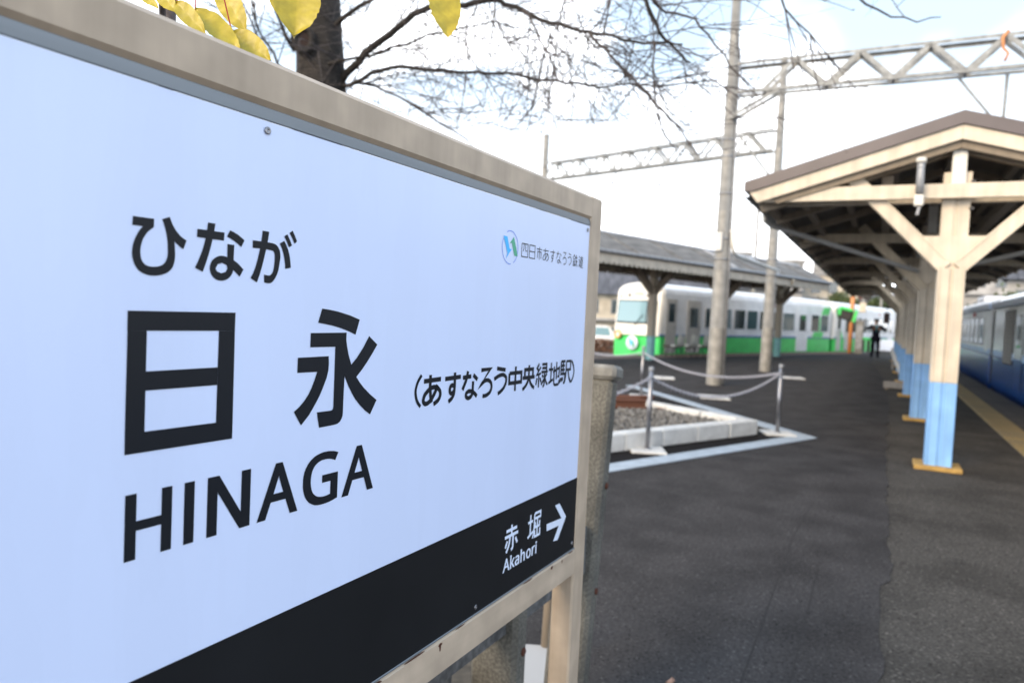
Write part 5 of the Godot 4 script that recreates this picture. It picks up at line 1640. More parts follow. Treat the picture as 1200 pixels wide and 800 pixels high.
	st = mb()
	box(st, Vector3(0.34, 0.2, 0.36), Vector3(-1.06, -0.38, 0.1), Basis.IDENTITY, 0.03)
	obj("coupler", st, M("dark_steel", Color.WHITE), t)
	return t

func side_window(t: Node3D, x: float, sg: float, z0: float, z1: float, y0: float, y1: float) -> void:
	var st := mb()
	box(st, Vector3(0.018, y1 - y0 + 0.07, z1 - z0 + 0.05), Vector3(x, (y0 + y1) / 2.0, -(z0 + z1) / 2.0), Basis.IDENTITY, 0.005)
	var fr := obj("window", st, M("train_white", Color.WHITE), t)
	st = mb()
	box(st, Vector3(0.012, y1 - y0, z1 - z0 - 0.03), Vector3(x + sg * 0.006, (y0 + y1) / 2.0, -(z0 + z1) / 2.0), Basis.IDENTITY, 0.004)
	obj("pane", st, M("window_teal" if int(z0 * 7.0) % 3 == 0 else "window_dark", Color.WHITE), fr)

func build_trains() -> void:
	var turn := Basis(ACROSS, Vector3.UP, -LINE)
	green_car("green and white railcar with a round emblem on its cab front", at_line(-15.18, 22.42), turn, true)
	var t2 := turn * Basis(Vector3.UP, 0.10)
	green_car("second green and white railcar, farther along behind the orange post", at_line(-15.18, 38.35), t2, false)
	# blue train at the right
	for k in 2:
		var z: float = [-3.4, -24.35][k]
		var L: float = [20.4, 14.8][k]
		var t := thing("blue_railcar", ["blue and silver railcar with a louvred grille at the right edge", "white and navy railcar beyond the gap, behind the first canopy pillar"][k], "train", Vector3(2.74, 0, z), Basis.IDENTITY, "cars of the blue train at the right platform")
		var w := 2.12
		var st := mb()
		box(st, Vector3(w, 1.22, L), Vector3(w / 2.0, 0.16, -L / 2.0), Basis.IDENTITY, 0.04)
		obj("lower_body", st, M("train_navy", Color.WHITE), t)
		st = mb()
		var p: Array = []
		for v in roof_profile(w, 0.76, 2.06, 2.52): p.append(Vector2(v.x + w, v.y))
		extrude(st, p, -L, 0.0)
		obj("upper_body", st, M("train_silver" if k == 0 else "train_white", Color.WHITE), t)
		st = mb()
		box(st, Vector3(0.14, 0.17, L - 0.05), Vector3(-0.05, 2.12, -L / 2.0), Basis.IDENTITY, 0.03)
		obj("roof_gutter", st, M("train_pale", lin(0.66, 0.76, 0.92), 0.35), t)
		st = mb()
		box(st, Vector3(0.02, 0.16, L - 0.06), Vector3(-0.002, 0.84, -L / 2.0), Basis.IDENTITY, 0.004)
		obj("pale_band", st, M("train_light_blue", Color.WHITE), t)
		st = mb()
		box(st, Vector3(w - 0.3, 0.5, L - 1.0), Vector3(w / 2.0, -0.6, -L / 2.0), Basis.IDENTITY, 0.03)
		obj("underframe", st, M("dark_steel", Color.WHITE), t)
		for zz in [-2.0, -3.6, -L + 3.6, -L + 2.0]:
			st = mb(true)
			lathe(st, [[0.0, -0.04], [0.30, -0.04], [0.33, 0.0], [0.30, 0.06], [0.0, 0.06]], 18)
			var o := obj("wheel", st, M("dark_steel", Color.WHITE), t)
			o.transform = Transform3D(Basis(Vector3.BACK, PI / 2), Vector3(0.5, -0.58, zz))
		st = mb()
		box(st, Vector3(1.3, 0.24, 2.2), Vector3(w / 2.0, 2.56, -L / 2.0), Basis.IDENTITY, 0.05)
		obj("roof_unit", st, M("train_roof", Color.WHITE), t)
		if k == 0:
			# louvred grille and doors near the far end
			st = mb()
			box(st, Vector3(0.02, 1.32, 1.42), Vector3(-0.004, 1.29, -17.75), Basis.IDENTITY, 0.006)
			var g := obj("louvre", st, M("dark_steel", Color.WHITE), t)
			for j in 16:
				st = mb()
				box(st, Vector3(0.03, 0.045, 1.34), Vector3(-0.014, 0.70 + 0.078 * j, -17.75), Basis(Vector3.BACK, 0.5), 0.004)
				obj("slat", st, M("train_grey", Color.WHITE), g)
			for q in [[-16.2, 1.1], [-8.6, 1.2]]:
				st = mb()
				box(st, Vector3(0.022, 1.22, q[1]), Vector3(-0.003, 1.43, q[0]), Basis.IDENTITY, 0.006)
				var dr := obj("door", st, M("train_silver", Color.WHITE), t)
				st = mb()
				box(st, Vector3(0.022, 0.74, q[1]), Vector3(-0.003, 0.44, q[0]), Basis.IDENTITY, 0.006)
				obj("lower_panel", st, M("train_navy", Color.WHITE), dr)
				st = mb()
				box(st, Vector3(0.012, 0.75, q[1] * 0.55), Vector3(-0.012, 1.45, q[0]), Basis.IDENTITY, 0.004)
				obj("pane", st, M("window_teal", Color.WHITE), dr)
				for e in [-q[1] / 2.0, q[1] / 2.0]:
					st = mb()
					box(st, Vector3(0.012, 1.98, 0.03), Vector3(-0.010, 1.05, q[0] + e), Basis.IDENTITY, 0.002)
					obj("door_seal", st, M("rubber", Color.WHITE), dr)
			for j in 5:
				st = mb()
				box(st, Vector3(0.014, 0.8, 0.95), Vector3(-0.004, 1.45, -10.2 - 1.15 * j), Basis.IDENTITY, 0.004)
				obj("window", st, M("window_dark", Color.WHITE), t)
		else:
			for j in 9:
				st = mb()
				box(st, Vector3(0.020, 0.86, 1.0), Vector3(-0.002, 1.43, -2.3 - 1.28 * j), Basis.IDENTITY, 0.004)
				var fr := obj("window", st, M("train_grey", Color.WHITE), t)
				st = mb()
				box(st, Vector3(0.012, 0.78, 0.92), Vector3(-0.010, 1.43, -2.3 - 1.28 * j), Basis.IDENTITY, 0.004)
				obj("pane", st, M("window_teal", Color.WHITE), fr)
			st = mb()
			box(st, Vector3(0.022, 1.20, 0.85), Vector3(-0.003, 1.44, -0.95), Basis.IDENTITY, 0.006)
			obj("door", st, M("train_white", Color.WHITE), t)
			st = mb()
			lathe(st, [[0.0, 0.0], [0.07, 0.0], [0.06, 0.05], [0.0, 0.06]], 14)
			var lamp := obj("side_lamp", st, M("lamp_red", lin(0.75, 0.04, 0.05), 0.4), t)
			lamp.transform = Transform3D(Basis(Vector3.BACK, PI / 2), Vector3(-0.02, 1.95, -4.2))
		st = mb()
		box(st, Vector3(w - 0.05, 2.1, 0.10 if k == 0 else 0.12), Vector3(w / 2.0, 1.0, -L - 0.02 if k == 0 else 0.03), Basis.IDENTITY, 0.02)
		obj("gangway", st, M("rubber", Color.WHITE), t)

# ---------------------------------------------------------------- the railwayman
func nets(st: SurfaceTool, bones: Array, cell: float, k: float) -> void:   # bones: [a, b, radius a, radius b, colour]; one smooth skin round all of them
	var lo := Vector3.INF
	var hi := -Vector3.INF
	for b in bones:
		for e in [[b[0], b[2]], [b[1], b[3]]]:
			var r: Vector3 = Vector3.ONE * (float(e[1]) + cell * 3.0)
			lo = lo.min(e[0] - r)
			hi = hi.max(e[0] + r)
	var n := Vector3i(((hi - lo) / cell).ceil()) + Vector3i.ONE
	var sx := n.y * n.z
	var sy := n.z
	var field := PackedFloat32Array()
	field.resize(n.x * sx)
	field.fill(10.0)
	var near := PackedFloat32Array()
	near.resize(n.x * sx)
	near.fill(10.0)
	var which := PackedInt32Array()
	which.resize(n.x * sx)
	for bi in bones.size():
		var b: Array = bones[bi]
		var a: Vector3 = b[0]
		var ab: Vector3 = b[1] - a
		var l2 := maxf(ab.length_squared(), 1e-9)
		var ra: float = b[2]
		var rb: float = b[3]
		var m := Vector3.ONE * (maxf(ra, rb) + k * 1.5 + cell * 2.0)
		var i0 := Vector3i(((a.min(b[1]) - m - lo) / cell).floor()).clamp(Vector3i.ZERO, n - Vector3i.ONE)
		var i1 := Vector3i(((a.max(b[1]) + m - lo) / cell).ceil()).clamp(Vector3i.ZERO, n - Vector3i.ONE)
		for x in range(i0.x, i1.x + 1):
			for y in range(i0.y, i1.y + 1):
				for z in range(i0.z, i1.z + 1):
					var p := lo + Vector3(x, y, z) * cell - a
					var h := clampf(p.dot(ab) / l2, 0.0, 1.0)
					var d := p.distance_to(ab * h) - lerpf(ra, rb, h)
					var id := x * sx + y * sy + z
					if d < near[id]:
						near[id] = d
						which[id] = bi
					var o := field[id]
					var q := maxf(k - absf(o - d), 0.0) / k
					field[id] = minf(o, d) - q * q * k * 0.25
	var vert := {}
	var pos := PackedVector3Array()
	var col := PackedColorArray()
	for x in n.x - 1:
		for y in n.y - 1:
			for z in n.z - 1:
				var id := x * sx + y * sy + z
				var s := 0
				var sum := Vector3.ZERO
				var cnt := 0
				var v := [field[id], field[id + 1], field[id + sy], field[id + sy + 1], field[id + sx], field[id + sx + 1], field[id + sx + sy], field[id + sx + sy + 1]]
				for c in 8: if v[c] < 0.0: s += 1
				if s == 0 or s == 8: continue
				for e in [[0, 1], [2, 3], [4, 5], [6, 7], [0, 2], [1, 3], [4, 6], [5, 7], [0, 4], [1, 5], [2, 6], [3, 7]]:
					var f0: float = v[e[0]]
					var f1: float = v[e[1]]
					if (f0 < 0.0) != (f1 < 0.0):
						var t := f0 / (f0 - f1)
						var c0 := Vector3((e[0] >> 2) & 1, (e[0] >> 1) & 1, e[0] & 1)
						var c1 := Vector3((e[1] >> 2) & 1, (e[1] >> 1) & 1, e[1] & 1)
						sum += c0.lerp(c1, t)
						cnt += 1
				vert[id] = pos.size()
				pos.append(lo + (Vector3(x, y, z) + sum / cnt) * cell)
				col.append(bones[which[id]][4])
	var face := func(a: int, b: int, c: int, d: int, flip: bool) -> void:
		if not (vert.has(a) and vert.has(b) and vert.has(c) and vert.has(d)): return
		var q := [vert[a], vert[b], vert[c], vert[d]]
		if flip: q.reverse()
		for i in [0, 2, 1, 0, 3, 2]:
			st.set_color(col[q[i]])
			st.add_vertex(pos[q[i]])
	for x in range(1, n.x - 1):
		for y in range(1, n.y - 1):
			for z in range(1, n.z - 1):
				var id := x * sx + y * sy + z
				var f := field[id] < 0.0
				if f != (field[id + sx] < 0.0): face.call(id - sy - 1, id - 1, id, id - sy, f) if not f else face.call(id - sy, id, id - 1, id - sy - 1, false)
				if f != (field[id + sy] < 0.0): face.call(id - sx - 1, id - sx, id, id - 1, false) if not f else face.call(id - 1, id, id - sx, id - sx - 1, false)
				if f != (field[id + 1] < 0.0): face.call(id - sx - sy, id - sy, id, id - sx, false) if not f else face.call(id - sx, id, id - sy, id - sx - sy, false)

func build_person() -> void:
	var t := thing("person", "person in a dark uniform and cap standing on the far platform with elbows out", "person", Vector3(-0.257, 0.0, -37.05), Basis(Vector3.UP, 0.1))
	var navy := Color(0.012, 0.014, 0.022)
	var skin := Color(0.42, 0.25, 0.17)
	var shirt := Color(0.30, 0.52, 0.56)
	var shoe := Color(0.008, 0.008, 0.008)
	var hair := Color(0.012, 0.010, 0.009)
	var b: Array = []
	# legs, feet a little apart
	for s in [-1.0, 1.0]:
		b.append([Vector3(s * 0.09, 0.90, 0), Vector3(s * 0.115, 0.50, 0.02), 0.095, 0.072, navy])
		b.append([Vector3(s * 0.115, 0.50, 0.02), Vector3(s * 0.125, 0.10, -0.01), 0.072, 0.062, navy])
		b.append([Vector3(s * 0.125, 0.055, -0.03), Vector3(s * 0.145, 0.035, 0.14), 0.046, 0.034, shoe])
		# arms: upper arm out to the side, forearm back to the chest
		var sh := Vector3(s * 0.185, 1.41, -0.01)
		var el := Vector3(s * 0.40, 1.31 if s < 0.0 else 1.27, 0.06)
		var wr := Vector3(s * 0.17, 1.285, 0.20)
		b.append([sh, el, 0.064, 0.050, navy])
		b.append([el, wr, 0.050, 0.038, navy])
		b.append([Vector3(s * 0.08, 1.36, 0), sh, 0.085, 0.070, navy])
	b.append([Vector3(0, 0.93, 0), Vector3(0, 1.08, 0.0), 0.145, 0.135, navy])
	b.append([Vector3(0.035, 1.08, 0), Vector3(0.06, 1.33, 0), 0.115, 0.120, navy])
	b.append([Vector3(-0.035, 1.08, 0), Vector3(-0.06, 1.33, 0), 0.115, 0.120, navy])
	b.append([Vector3(-0.10, 0.84, 0), Vector3(0.10, 0.84, 0), 0.115, 0.115, navy])
	b.append([Vector3(0, 1.42, -0.01), Vector3(0, 1.53, 0.0), 0.062, 0.055, skin])
	b.append([Vector3(0, 1.42, 0.085), Vector3(0, 1.30, 0.125), 0.030, 0.014, shirt])
	var st := mb(true)
	nets(st, b, 0.014, 0.05)
	var m := M("person_cloth", Color.WHITE, 0.8)
	m.vertex_color_use_as_albedo = true
	m.metallic_specular = 0.12
	# head on a grid of its own
	var hd: Array = [
		[Vector3(0, 1.635, -0.012), Vector3(0, 1.66, -0.015), 0.088, 0.088, skin], [Vector3(0, 1.60, 0.03), Vector3(0, 1.555, 0.045), 0.060, 0.038, skin],
		[Vector3(0, 1.63, 0.085), Vector3(0, 1.605, 0.100), 0.012, 0.016, skin], [Vector3(-0.022, 1.568, 0.074), Vector3(0.022, 1.568, 0.074), 0.009, 0.009, Color(0.30, 0.12, 0.10)],
		[Vector3(-0.086, 1.645, -0.005), Vector3(-0.088, 1.60, -0.005), 0.016, 0.012, skin], [Vector3(0.086, 1.645, -0.005), Vector3(0.088, 1.60, -0.005), 0.016, 0.012, skin],
		[Vector3(-0.034, 1.642, 0.070), Vector3(-0.030, 1.642, 0.071), 0.009, 0.009, hair], [Vector3(0.034, 1.642, 0.070), Vector3(0.030, 1.642, 0.071), 0.009, 0.009, hair],
		[Vector3(0, 1.655, -0.055), Vector3(0, 1.60, -0.06), 0.070, 0.055, hair], [Vector3(0, 1.46, 0), Vector3(0, 1.57, 0.005), 0.052, 0.050, skin]]
	nets(st, hd, 0.006, 0.014)
	# hands: palm, four fingers bent round the jacket edge, thumb from the palm's side
	for s in [-1.0, 1.0]:
		var w := Vector3(s * 0.17, 1.285, 0.20)
		var inw := Vector3(-s, 0.12, -0.12).normalized()
		var up := Vector3(0, 1, 0.1).normalized()
		var h: Array = [[w - inw * 0.02, w + inw * 0.03, 0.028, 0.024, skin]]
		for j in 4:
			var y := 0.033 - 0.022 * j
			var root := w + inw * 0.07 + up * y
			var ln: float = [0.034, 0.040, 0.037, 0.028][j]
			h.append([w + inw * 0.01 + up * y * 0.8, root, 0.013, 0.0105, skin])
			h.append([root, root + (inw + Vector3(0, 0, -0.25)).normalized() * ln, 0.0100, 0.0092, skin])
			h.append([root + (inw + Vector3(0, 0, -0.25)).normalized() * ln, root + (inw + Vector3(0, 0, -0.25)).normalized() * ln + (inw * 0.5 + Vector3(0, -0.1, -0.8)).normalized() * ln * 0.8, 0.0092, 0.0080, skin])
		h.append([w + inw * 0.012 + up * 0.02, w + inw * 0.045 + up * 0.055 + Vector3(0, 0, 0.01), 0.013, 0.0105, skin])
		h.append([w + inw * 0.045 + up * 0.055 + Vector3(0, 0, 0.01), w + inw * 0.078 + up * 0.062, 0.0105, 0.009, skin])
		nets(st, h, 0.004, 0.006)
	obj("body", st, m, t)
	st = mb(true)
	lathe(st, [[0.0, 0.0], [0.094, 0.0], [0.096, 0.035], [0.118, 0.062], [0.112, 0.078], [0.06, 0.088], [0.0, 0.09]], 22)
	var cap := obj("cap", st, M("cap_navy", lin(0.014, 0.016, 0.025), 0.7), t)
	cap.transform = Transform3D(Basis(Vector3.RIGHT, 0.08), Vector3(0, 1.685, -0.012))
	st = mb(true)
	var fan: Array = []
	for k in 13:
		var a := deg_to_rad(-75.0 + 150.0 * k / 12.0)
		fan.append([Vector3(sin(a) * 0.094, 0.008, cos(a) * 0.094), Vector3(sin(a) * 0.105, -0.012, cos(a) * (0.150 if absf(a) < 1.0 else 0.125))])
	for k in 12:
		quad(st, fan[k][0], fan[k][1], fan[k + 1][1], fan[k + 1][0])
		quad(st, fan[k + 1][0] - Vector3(0, 0.004, 0), fan[k + 1][1] - Vector3(0, 0.004, 0), fan[k][1] - Vector3(0, 0.004, 0), fan[k][0] - Vector3(0, 0.004, 0))
	obj("visor", st, M("rubber", Color.WHITE), cap)
	st = mb(true)
	tube(st, [Vector3(-0.02, 1.39, 0.125), Vector3(0, 1.30, 0.142), Vector3(0.004, 1.15, 0.140)], 0.016, 0.02, 6)
	obj("tie", st, M("tie_teal", lin(0.10, 0.35, 0.38), 0.7), t)

# ---------------------------------------------------------------- things at the far end of the platform
func build_far_platform() -> void:
	var t := thing("signal_post", "orange post with a green rimmed black signal head at the platform's far end", "signal", Vector3(-1.42, 0, -40.15))
	var st := mb(true)
	tube(st, [Vector3(0, 0, 0), Vector3(0.0, 3.4, 0)], 0.10, 0.10, 14)
	obj("post", st, M("signal_orange", Color.WHITE), t)
	st = mb()
	box(st, Vector3(0.62, 0.50, 0.24), Vector3(-0.28, 1.92, 0.14), Basis(Vector3.BACK, -0.25), 0.04)
	var head := obj("signal_head", st, M("rubber", Color.WHITE), t)
	st = mb()
	box(st, Vector3(0.62, 0.16, 0.34), Vector3(-0.24, 2.20, 0.20), Basis(Vector3.BACK, -0.25), 0.05)
	box(st, Vector3(0.14, 0.34, 0.30), Vector3(-0.54, 2.06, 0.20), Basis(Vector3.BACK, -0.05), 0.04)
	obj("green_hood", st, M("signal_green", Color.WHITE), head)
	st = mb()
	box(st, Vector3(0.16, 0.60, 0.12), Vector3(0.16, 1.86, 0.22), Basis(Vector3.BACK, -0.2), 0.02)
	obj("green_plate", st, M("signal_green", Color.WHITE), head)
	st = mb()
	box(st, Vector3(0.66, 0.36, 0.4), Vector3(0.52, 2.95, 0.0), Basis(Vector3.BACK, -0.5), 0.03)
	obj("lamp_hood", st, M("rubber", Color.WHITE), t)
	st = mb()
	box(st, Vector3(0.30, 0.48, 0.26), Vector3(0.48, 2.32, 0.05), Basis.IDENTITY, 0.02)
	obj("control_box", st, M("cream", Color.WHITE), t)
	var g := thing("relay_cabinet", "narrow grey cabinet standing just right of the orange post", "cabinet", Vector3(-1.02, 0, -40.0))
	st = mb()
	box(st, Vector3(0.36, 1.62, 0.36), Vector3(0, 0.82, 0), Basis.IDENTITY, 0.02)
	obj("cabinet_body", st, M("concrete", Color.WHITE), g)
	st = mb()
	box(st, Vector3(0.40, 0.06, 0.40), Vector3(0, 1.66, 0), Basis.IDENTITY, 0.015)
	obj("lid", st, M("zinc", Color.WHITE), g)
	st = mb()
	box(st, Vector3(0.28, 1.2, 0.012), Vector3(0, 0.85, 0.184), Basis.IDENTITY, 0.004)
	obj("door", st, M("zinc", Color.WHITE), g)
	var w := thing("barrier_board", "low white board with a blue mark behind the person at the platform end", "board", Vector3(0.42, 0, -44.0))
	st = mb()
	box(st, Vector3(1.5, 0.60, 0.04), Vector3(0, 0.42, 0), Basis.IDENTITY, 0.008)
	obj("board_face", st, M("sign_paper", Color.WHITE), w)
	for x in [-0.62, 0.62]:
		st = mb()
		box(st, Vector3(0.05, 0.72, 0.05), Vector3(x, 0.36, -0.05), Basis.IDENTITY, 0.006)
		obj("leg", st, M("zinc", Color.WHITE), w)
	st = mb()
	box(st, Vector3(0.08, 0.24, 0.01), Vector3(0.46, 0.44, 0.024), Basis(Vector3.BACK, 0.3), 0.002)
	box(st, Vector3(0.08, 0.24, 0.01), Vector3(0.60, 0.44, 0.0245), Basis(Vector3.BACK, 0.3), 0.002)
	obj("blue_mark", st, M("ink_blue", Color.WHITE), w)
	var f := thing("green_railing", "short green railing with dark uprights left of the person", "railing", Vector3(-0.75, 0, -43.6))
	st = mb()
	box(st, Vector3(0.95, 0.12, 0.05), Vector3(0, 0.72, 0), Basis.IDENTITY, 0.01)
	obj("top_rail", st, M("signal_green", Color.WHITE), f)
	for k in 4:
		st = mb()
		box(st, Vector3(0.13, 0.66, 0.05), Vector3(-0.40 + 0.26 * k, 0.33, 0), Basis.IDENTITY, 0.01)
		obj("upright", st, M("rubber", Color.WHITE), f)
	# slatted wooden step beside the third pillar, and a sloping white handrail
	var s := thing("slatted_step", "low grey slatted wooden step beside the third canopy pillar", "step", Vector3(0.36, 0, -19.4))
	for k in 6:
		st = mb()
		box(st, Vector3(0.52, 0.022, 0.15), Vector3(0, 0.045, 0.9 - 0.36 * k), Basis.IDENTITY, 0.006)
		obj("slat", st, M("slat_grey", lin(0.26, 0.245, 0.225), 0.8, "wood", 0.8), s)
	for x in [-0.2, 0.2]:
		st = mb()
		box(st, Vector3(0.05, 0.034, 2.1), Vector3(x, 0.017, 0), Basis.IDENTITY, 0.006)
		obj("bearer", st, M("brown_timber", Color.WHITE), s)
	var h := thing("white_handrail", "sloping white handrail panel beside the far canopy pillars", "handrail", Vector3(0.42, 0, -24.8))
	st = mb()
	bar(st, Vector3(-0.10, 0.62, -3.2), Vector3(0.13, 0.10, 0.8), 0.05, 0.20, 0.012)
	obj("rail_panel", st, M("concrete_pale", Color.WHITE), h)
	for q in [Vector3(-0.05, 0, -2.4), Vector3(0.1, 0, 0.3)]:
		st = mb()
		box(st, Vector3(0.05, 0.42 if q.z < 0.0 else 0.14, 0.05), q + Vector3(0, 0.21 if q.z < 0.0 else 0.07, 0), Basis.IDENTITY, 0.006)
		obj("support", st, M("zinc", Color.WHITE), h)

# ---------------------------------------------------------------- the town behind
func building(label: String, at: Vector3, turn: float, size: Vector3, wall: String, floors: int, bays: int, pitched: bool, called := "apartment_building") -> void:
	var t := thing(called, label, "building", at, Basis(Vector3.UP, turn))
	var st := mb()
	box(st, size, Vector3(0, size.y / 2.0, 0), Basis.IDENTITY, 0.03)
	obj("wall", st, M(wall, Color.WHITE), t)
	if pitched:
		st = mb()
		var h := size.z / 2.0 + 0.5
		prism(st, PackedVector2Array([Vector2(-h, size.y - 0.12), Vector2(h, size.y - 0.12), Vector2(0, size.y + h * 0.42)]), -size.x / 2.0 - 0.4, size.x / 2.0 + 0.4, Vector3.FORWARD, Vector3.UP)
		obj("roof", st, M("tile_roof", Color.WHITE), t)
	else:
		st = mb()
		box(st, Vector3(size.x + 0.3, 0.35, size.z + 0.3), Vector3(0, size.y + 0.17, 0), Basis.IDENTITY, 0.03)
		obj("parapet", st, M("wall_grey", Color.WHITE), t)
	for f in floors:
		for b in bays:
			var ww := size.x / bays * 0.5
			var hh := size.y / floors * 0.45
			var p := Vector3(-size.x / 2.0 + size.x * (b + 0.5) / bays, size.y * (f + 0.5) / floors, size.z / 2.0)
			st = mb()
			box(st, Vector3(ww + 0.16, hh + 0.16, 0.10), p, Basis.IDENTITY, 0.02)
			var fr := obj("window", st, M("zinc", Color.WHITE), t)
			st = mb()
			box(st, Vector3(ww, hh, 0.04), p + Vector3(0, 0, 0.05), Basis.IDENTITY, 0.005)
			obj("pane", st, M("window_dark", Color.WHITE), fr)
		if floors > 1:
			st = mb()
			box(st, Vector3(size.x, 0.18, 0.5), Vector3(0, size.y * f / floors + 0.05, size.z / 2.0 + 0.2), Basis.IDENTITY, 0.02)
			obj("ledge", st, M("wall_grey", Color.WHITE), t)

func leafy_tree(label: String, at: Vector3, h: float, r: float, mat: String, leaves: int, called := "leafy_tree") -> void:
	var t := thing(called, label, "tree", at)
	var st := mb(true)
	tube(st, [Vector3(0, 0, 0), Vector3(0.1, h * 0.3, 0), Vector3(0, h * 0.75, 0.1)], 0.06 * r + 0.1, 0.05, 8)
	for k in 6:
		var a := TAU * k / 6.0
		tube(st, [Vector3(0.05, h * (0.3 + 0.05 * k), 0), Vector3(cos(a) * r * 0.6, h * (0.5 + 0.06 * k), sin(a) * r * 0.6)], 0.07, 0.02, 5)
	obj("trunk", st, M("bark", Color.WHITE), t)
	st = mb()
	var clumps: Array = []
	for k in 22: clumps.append(Vector3(rng.randfn() * r * 0.42, h * 0.66 + rng.randfn() * h * 0.15, rng.randfn() * r * 0.42))
	for k in leaves:
		var c: Vector3 = clumps[rng.randi() % 22] + Vector3(rng.randfn(), rng.randfn() * 0.8, rng.randfn()) * r * 0.17
		var x := Vector3(rng.randfn(), rng.randfn(), rng.randfn()).normalized()
		var y := x.cross(Vector3(rng.randfn(), rng.randfn(), rng.randfn())).normalized()
		var s := rng.randf_range(0.10, 0.2)
		tri(st, c - x * s, c + y * s * 0.6, c + x * s)
		tri(st, c - x * s, c + x * s, c - y * s * 0.6)
	obj("crown", st, M(mat, Color.WHITE), t).set_meta("kind", "stuff")

func build_town() -> void:
	building("two-storey cream house with a dark grey tiled roof left of the green train", Vector3(-17.0, -0.86, -49.5), 0.38, Vector3(9.5, 3.7, 7.0), "wall_cream", 2, 5, true, "house")
	building("white house with a grey roof behind the first railcar", Vector3(-14.2, -0.86, -66.0), 0.3, Vector3(9.0, 5.0, 7.0), "wall_white", 2, 5, true, "house")
	building("pale four-storey apartment block seen under the left canopy", Vector3(-17.6, -0.86, -76.0), 0.25, Vector3(10.0, 8.6, 8.0), "wall_white", 4, 6, false)
	building("grey three-storey building seen between the two canopy posts", Vector3(-11.3, -0.86, -78.0), 0.2, Vector3(7.0, 8.0, 8.0), "wall_grey", 3, 4, false)
	building("cream building with many windows beyond the second railcar's roof", Vector3(-6.4, -0.86, -88.0), 0.15, Vector3(6.6, 7.4, 8.0), "wall_cream", 3, 4, false)
	building("reddish building at the far end of the tracks", Vector3(-0.9, -0.86, -96.0), 0.05, Vector3(5.5, 7.6, 8.0), "red_wall", 3, 3, false)
	building("low cream station building closing the view under the right canopy", Vector3(1.8, -0.86, -74.0), 0.0, Vector3(5.6, 4.0, 5.0), "wall_cream", 1, 3, true, "station_building")
	building("grey house behind the blue train at the right", Vector3(13.5, -0.86, -62.0), -0.2, Vector3(11.0, 6.0, 8.0), "wall_grey", 2, 5, true, "house")
	building("white apartment block far behind the blue train", Vector3(9.0, -0.86, -92.0), -0.1, Vector3(9.0, 9.0, 8.0), "wall_white", 3, 5, false)
	var tank := thing("water_tank", "grey cylindrical water tank on a roof behind the second railcar", "water tank", Vector3(-6.2, 6.86, -86.0))
	var st := mb(true)
	lathe(st, [[0.0, 0.0], [1.0, 0.0], [1.0, 1.9], [0.9, 2.05], [0.0, 2.2]], 22)
	obj("tank_body", st, M("wall_grey", Color.WHITE), tank)
	st = mb()
	box(st, Vector3(2.2, 0.12, 2.2), Vector3(0, -0.04, 0), Basis.IDENTITY, 0.02)
	obj("tank_base", st, M("zinc", Color.WHITE), tank)
	leafy_tree("dark green round tree beside the water tank", Vector3(-4.0, -0.86, -72.0), 5.6, 2.2, "leaf_far", 4200)
	leafy_tree("green tree at the end of the platform, seen under the right canopy", Vector3(-0.4, -0.86, -66.0), 4.4, 1.8, "leaf_far", 3200)
	leafy_tree("green tree far behind the apartment block", Vector3(-13.4, -0.86, -84.0), 8.0, 3.2, "leaf_far", 4200)
	leafy_tree("green tree behind the blue train at the right edge", Vector3(9.5, -0.86, -46.0), 4.6, 2.4, "leaf_far", 4200)
	leafy_tree("broad tree behind the gap between the blue cars", Vector3(7.0, -0.86, -58.0), 4.2, 2.2, "leaf_far", 4200)
	# hedge of brown azaleas and a parked car left of the train
	st = mb()
	for k in 2600:
		var c := Vector3(rng.randf_range(-2.4, 2.4), rng.randf_range(0.0, 0.62), rng.randf_range(-0.4, 0.4))
		var x := Vector3(rng.randfn(), rng.randfn(), rng.randfn()).normalized()
		var y := x.cross(Vector3(rng.randfn(), rng.randfn(), rng.randfn())).normalized()
		var s := rng.randf_range(0.05, 0.10)
		tri(st, c - x * s, c + y * s * 0.6, c + x * s)
		tri(st, c - x * s, c + x * s, c - y * s * 0.6)
	var hedge := obj("hedge", st, M("leaf_brown", Color.WHITE))
	hedge.position = Vector3(-13.2, -0.55, -36.0)
	tag(hedge, "low reddish brown hedge left of the green train", "hedge")
	var car := thing("parked_car", "white car with blue tinted windows parked by the cream house", "car", Vector3(-15.0, -0.86, -41.0), Basis(Vector3.UP, 0.35))
	st = mb()
	prism(st, PackedVector2Array([Vector2(-1.7, 0.3), Vector2(1.7, 0.3), Vector2(1.72, 0.75), Vector2(1.55, 0.92), Vector2(-1.6, 0.95), Vector2(-1.72, 0.7)]), -0.74, 0.74)
	obj("body", st, M("train_white", Color.WHITE), car)
	st = mb()
	prism(st, PackedVector2Array([Vector2(-1.5, 0.94), Vector2(1.0, 0.92), Vector2(0.55, 1.5), Vector2(0.3, 1.56), Vector2(-1.3, 1.56), Vector2(-1.45, 1.45)]), -0.66, 0.66)
	var cabin := obj("cabin", st, M("train_white", Color.WHITE), car)
	for s in [-0.665, 0.665]:
		for q in [[-1.32, -0.42], [-0.34, 0.48]]:
			st = mb()
			prism(st, PackedVector2Array([Vector2(q[0], 1.0), Vector2(q[1] + 0.12, 1.0), Vector2(q[1], 1.46), Vector2(q[0] + 0.06, 1.46)]), s - 0.01, s + 0.01)
			obj("window", st, M("windscreen", Color.WHITE), cabin)
		for x in [-1.05, 1.05]:
			st = mb(true)
			lathe(st, [[0.0, -0.09], [0.27, -0.09], [0.30, -0.05], [0.30, 0.05], [0.27, 0.09], [0.16, 0.09], [0.0, 0.07]], 18)
			var wh := obj("wheel", st, M("rubber", Color.WHITE), car)
			wh.transform = Transform3D(Basis(Vector3.RIGHT, PI / 2), Vector3(x, 0.3, s))
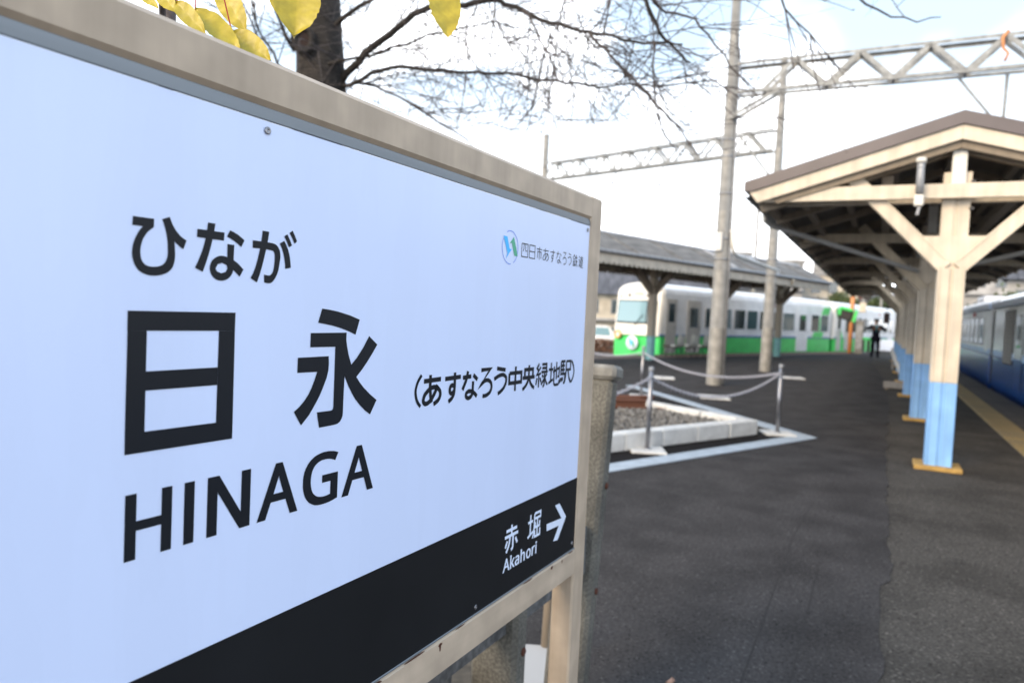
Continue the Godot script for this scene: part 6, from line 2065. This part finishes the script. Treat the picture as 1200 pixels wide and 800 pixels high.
	# slender poles of the town, with a wire or two
	var k := 0
	for q in [[Vector3(-6.5, -0.86, -41.9), 9.2, "thin distant pole rising above the far end of the wooden canopy roof"], [Vector3(-1.3, -0.86, -55.7), 7.6, "thin distant pole in the gap between the two canopy roofs"], [Vector3(-0.2, -0.86, -58.0), 6.9, "thinner distant pole right beside the one in the roof gap"], [Vector3(7.4, -0.86, -33.0), 8.2, "pale pole behind the blue train at the right edge"]]:
		var o := thing("utility_pole", q[2], "pole", q[0], Basis.IDENTITY, "distant poles")
		st = mb(true)
		tube(st, [Vector3.ZERO, Vector3(0, q[1], 0)], 0.11, 0.08, 10)
		obj("shaft", st, M("pole_steel", Color.WHITE), o)
		st = mb()
		box(st, Vector3(1.1, 0.07, 0.07), Vector3(0, q[1] - 0.5, 0), Basis.IDENTITY, 0.01)
		obj("cross_arm", st, M("truss_steel", Color.WHITE), o)
		k += 1
	for q in [[Vector3(-26, 6.2, -38), Vector3(-1.3, 6.1, -55.7), "sagging wire across the pale sky left of the poles"], [Vector3(-6.5, 7.7, -41.9), Vector3(-1.3, 6.2, -55.7), "short wire between two distant poles"]]:
		st = mb(true)
		var pts: Array = []
		for j in 13:
			var u := j / 12.0
			pts.append((q[0] as Vector3).lerp(q[1], u) - Vector3(0, 1.6 * u * (1.0 - u), 0))
		tube(st, pts, 0.012, 0.012, 5)
		tag(obj("overhead_wire", st, M("dark_steel", Color.WHITE)), q[2], "wire")

# ---------------------------------------------------------------- everything
func _ready() -> void:
	rng.seed = 77
	# camera: a 25 mm lens at 1.4 m, turned left of the platform's line and slightly tilted
	var cam := Camera3D.new()
	cam.name = "camera"
	add_child(cam)
	cam.position = Vector3(0, 1.4, 0)
	cam.rotation_degrees = Vector3(-2.512, 27.005, 2.681)
	cam.near = 0.02
	cam.far = 900.0
	var lens := CameraAttributesPhysical.new()
	lens.frustum_focal_length = 25.5
	lens.frustum_focus_distance = 0.98
	lens.frustum_near = 0.02
	lens.frustum_far = 900.0
	lens.exposure_aperture = 5.0
	cam.attributes = lens
	cam.fov = rad_to_deg(2.0 * atan(400.0 / 850.0))
	# sky, air and a soft hazy sun behind the camera
	make_textures()
	var env := Environment.new()
	env.background_mode = Environment.BG_SKY
	env.sky = make_sky()
	env.background_energy_multiplier = 1.0
	env.tonemap_mode = Environment.TONE_MAPPER_LINEAR
	env.tonemap_exposure = 2.7
	env.sdfgi_enabled = true
	env.ssao_enabled = true
	env.ssil_enabled = true
	var we := WorldEnvironment.new()
	we.name = "world"
	we.environment = env
	add_child(we)
	var sun := DirectionalLight3D.new()
	sun.name = "sun"
	sun.light_color = Color(1.0, 0.90, 0.76)
	sun.light_energy = 0.55
	sun.light_angular_distance = 28.0
	sun.shadow_enabled = true
	add_child(sun)
	sun.rotation_degrees = Vector3(-28, -16, 0)
	make_materials()
	build_ground()
	build_right_canopy()
	build_left_canopy()
	build_overhead()
	build_trains()
	build_town()
	build_cherry()
	build_fence()
	build_board()
	build_display()
	build_far_platform()
	build_person()
	build_sapling()
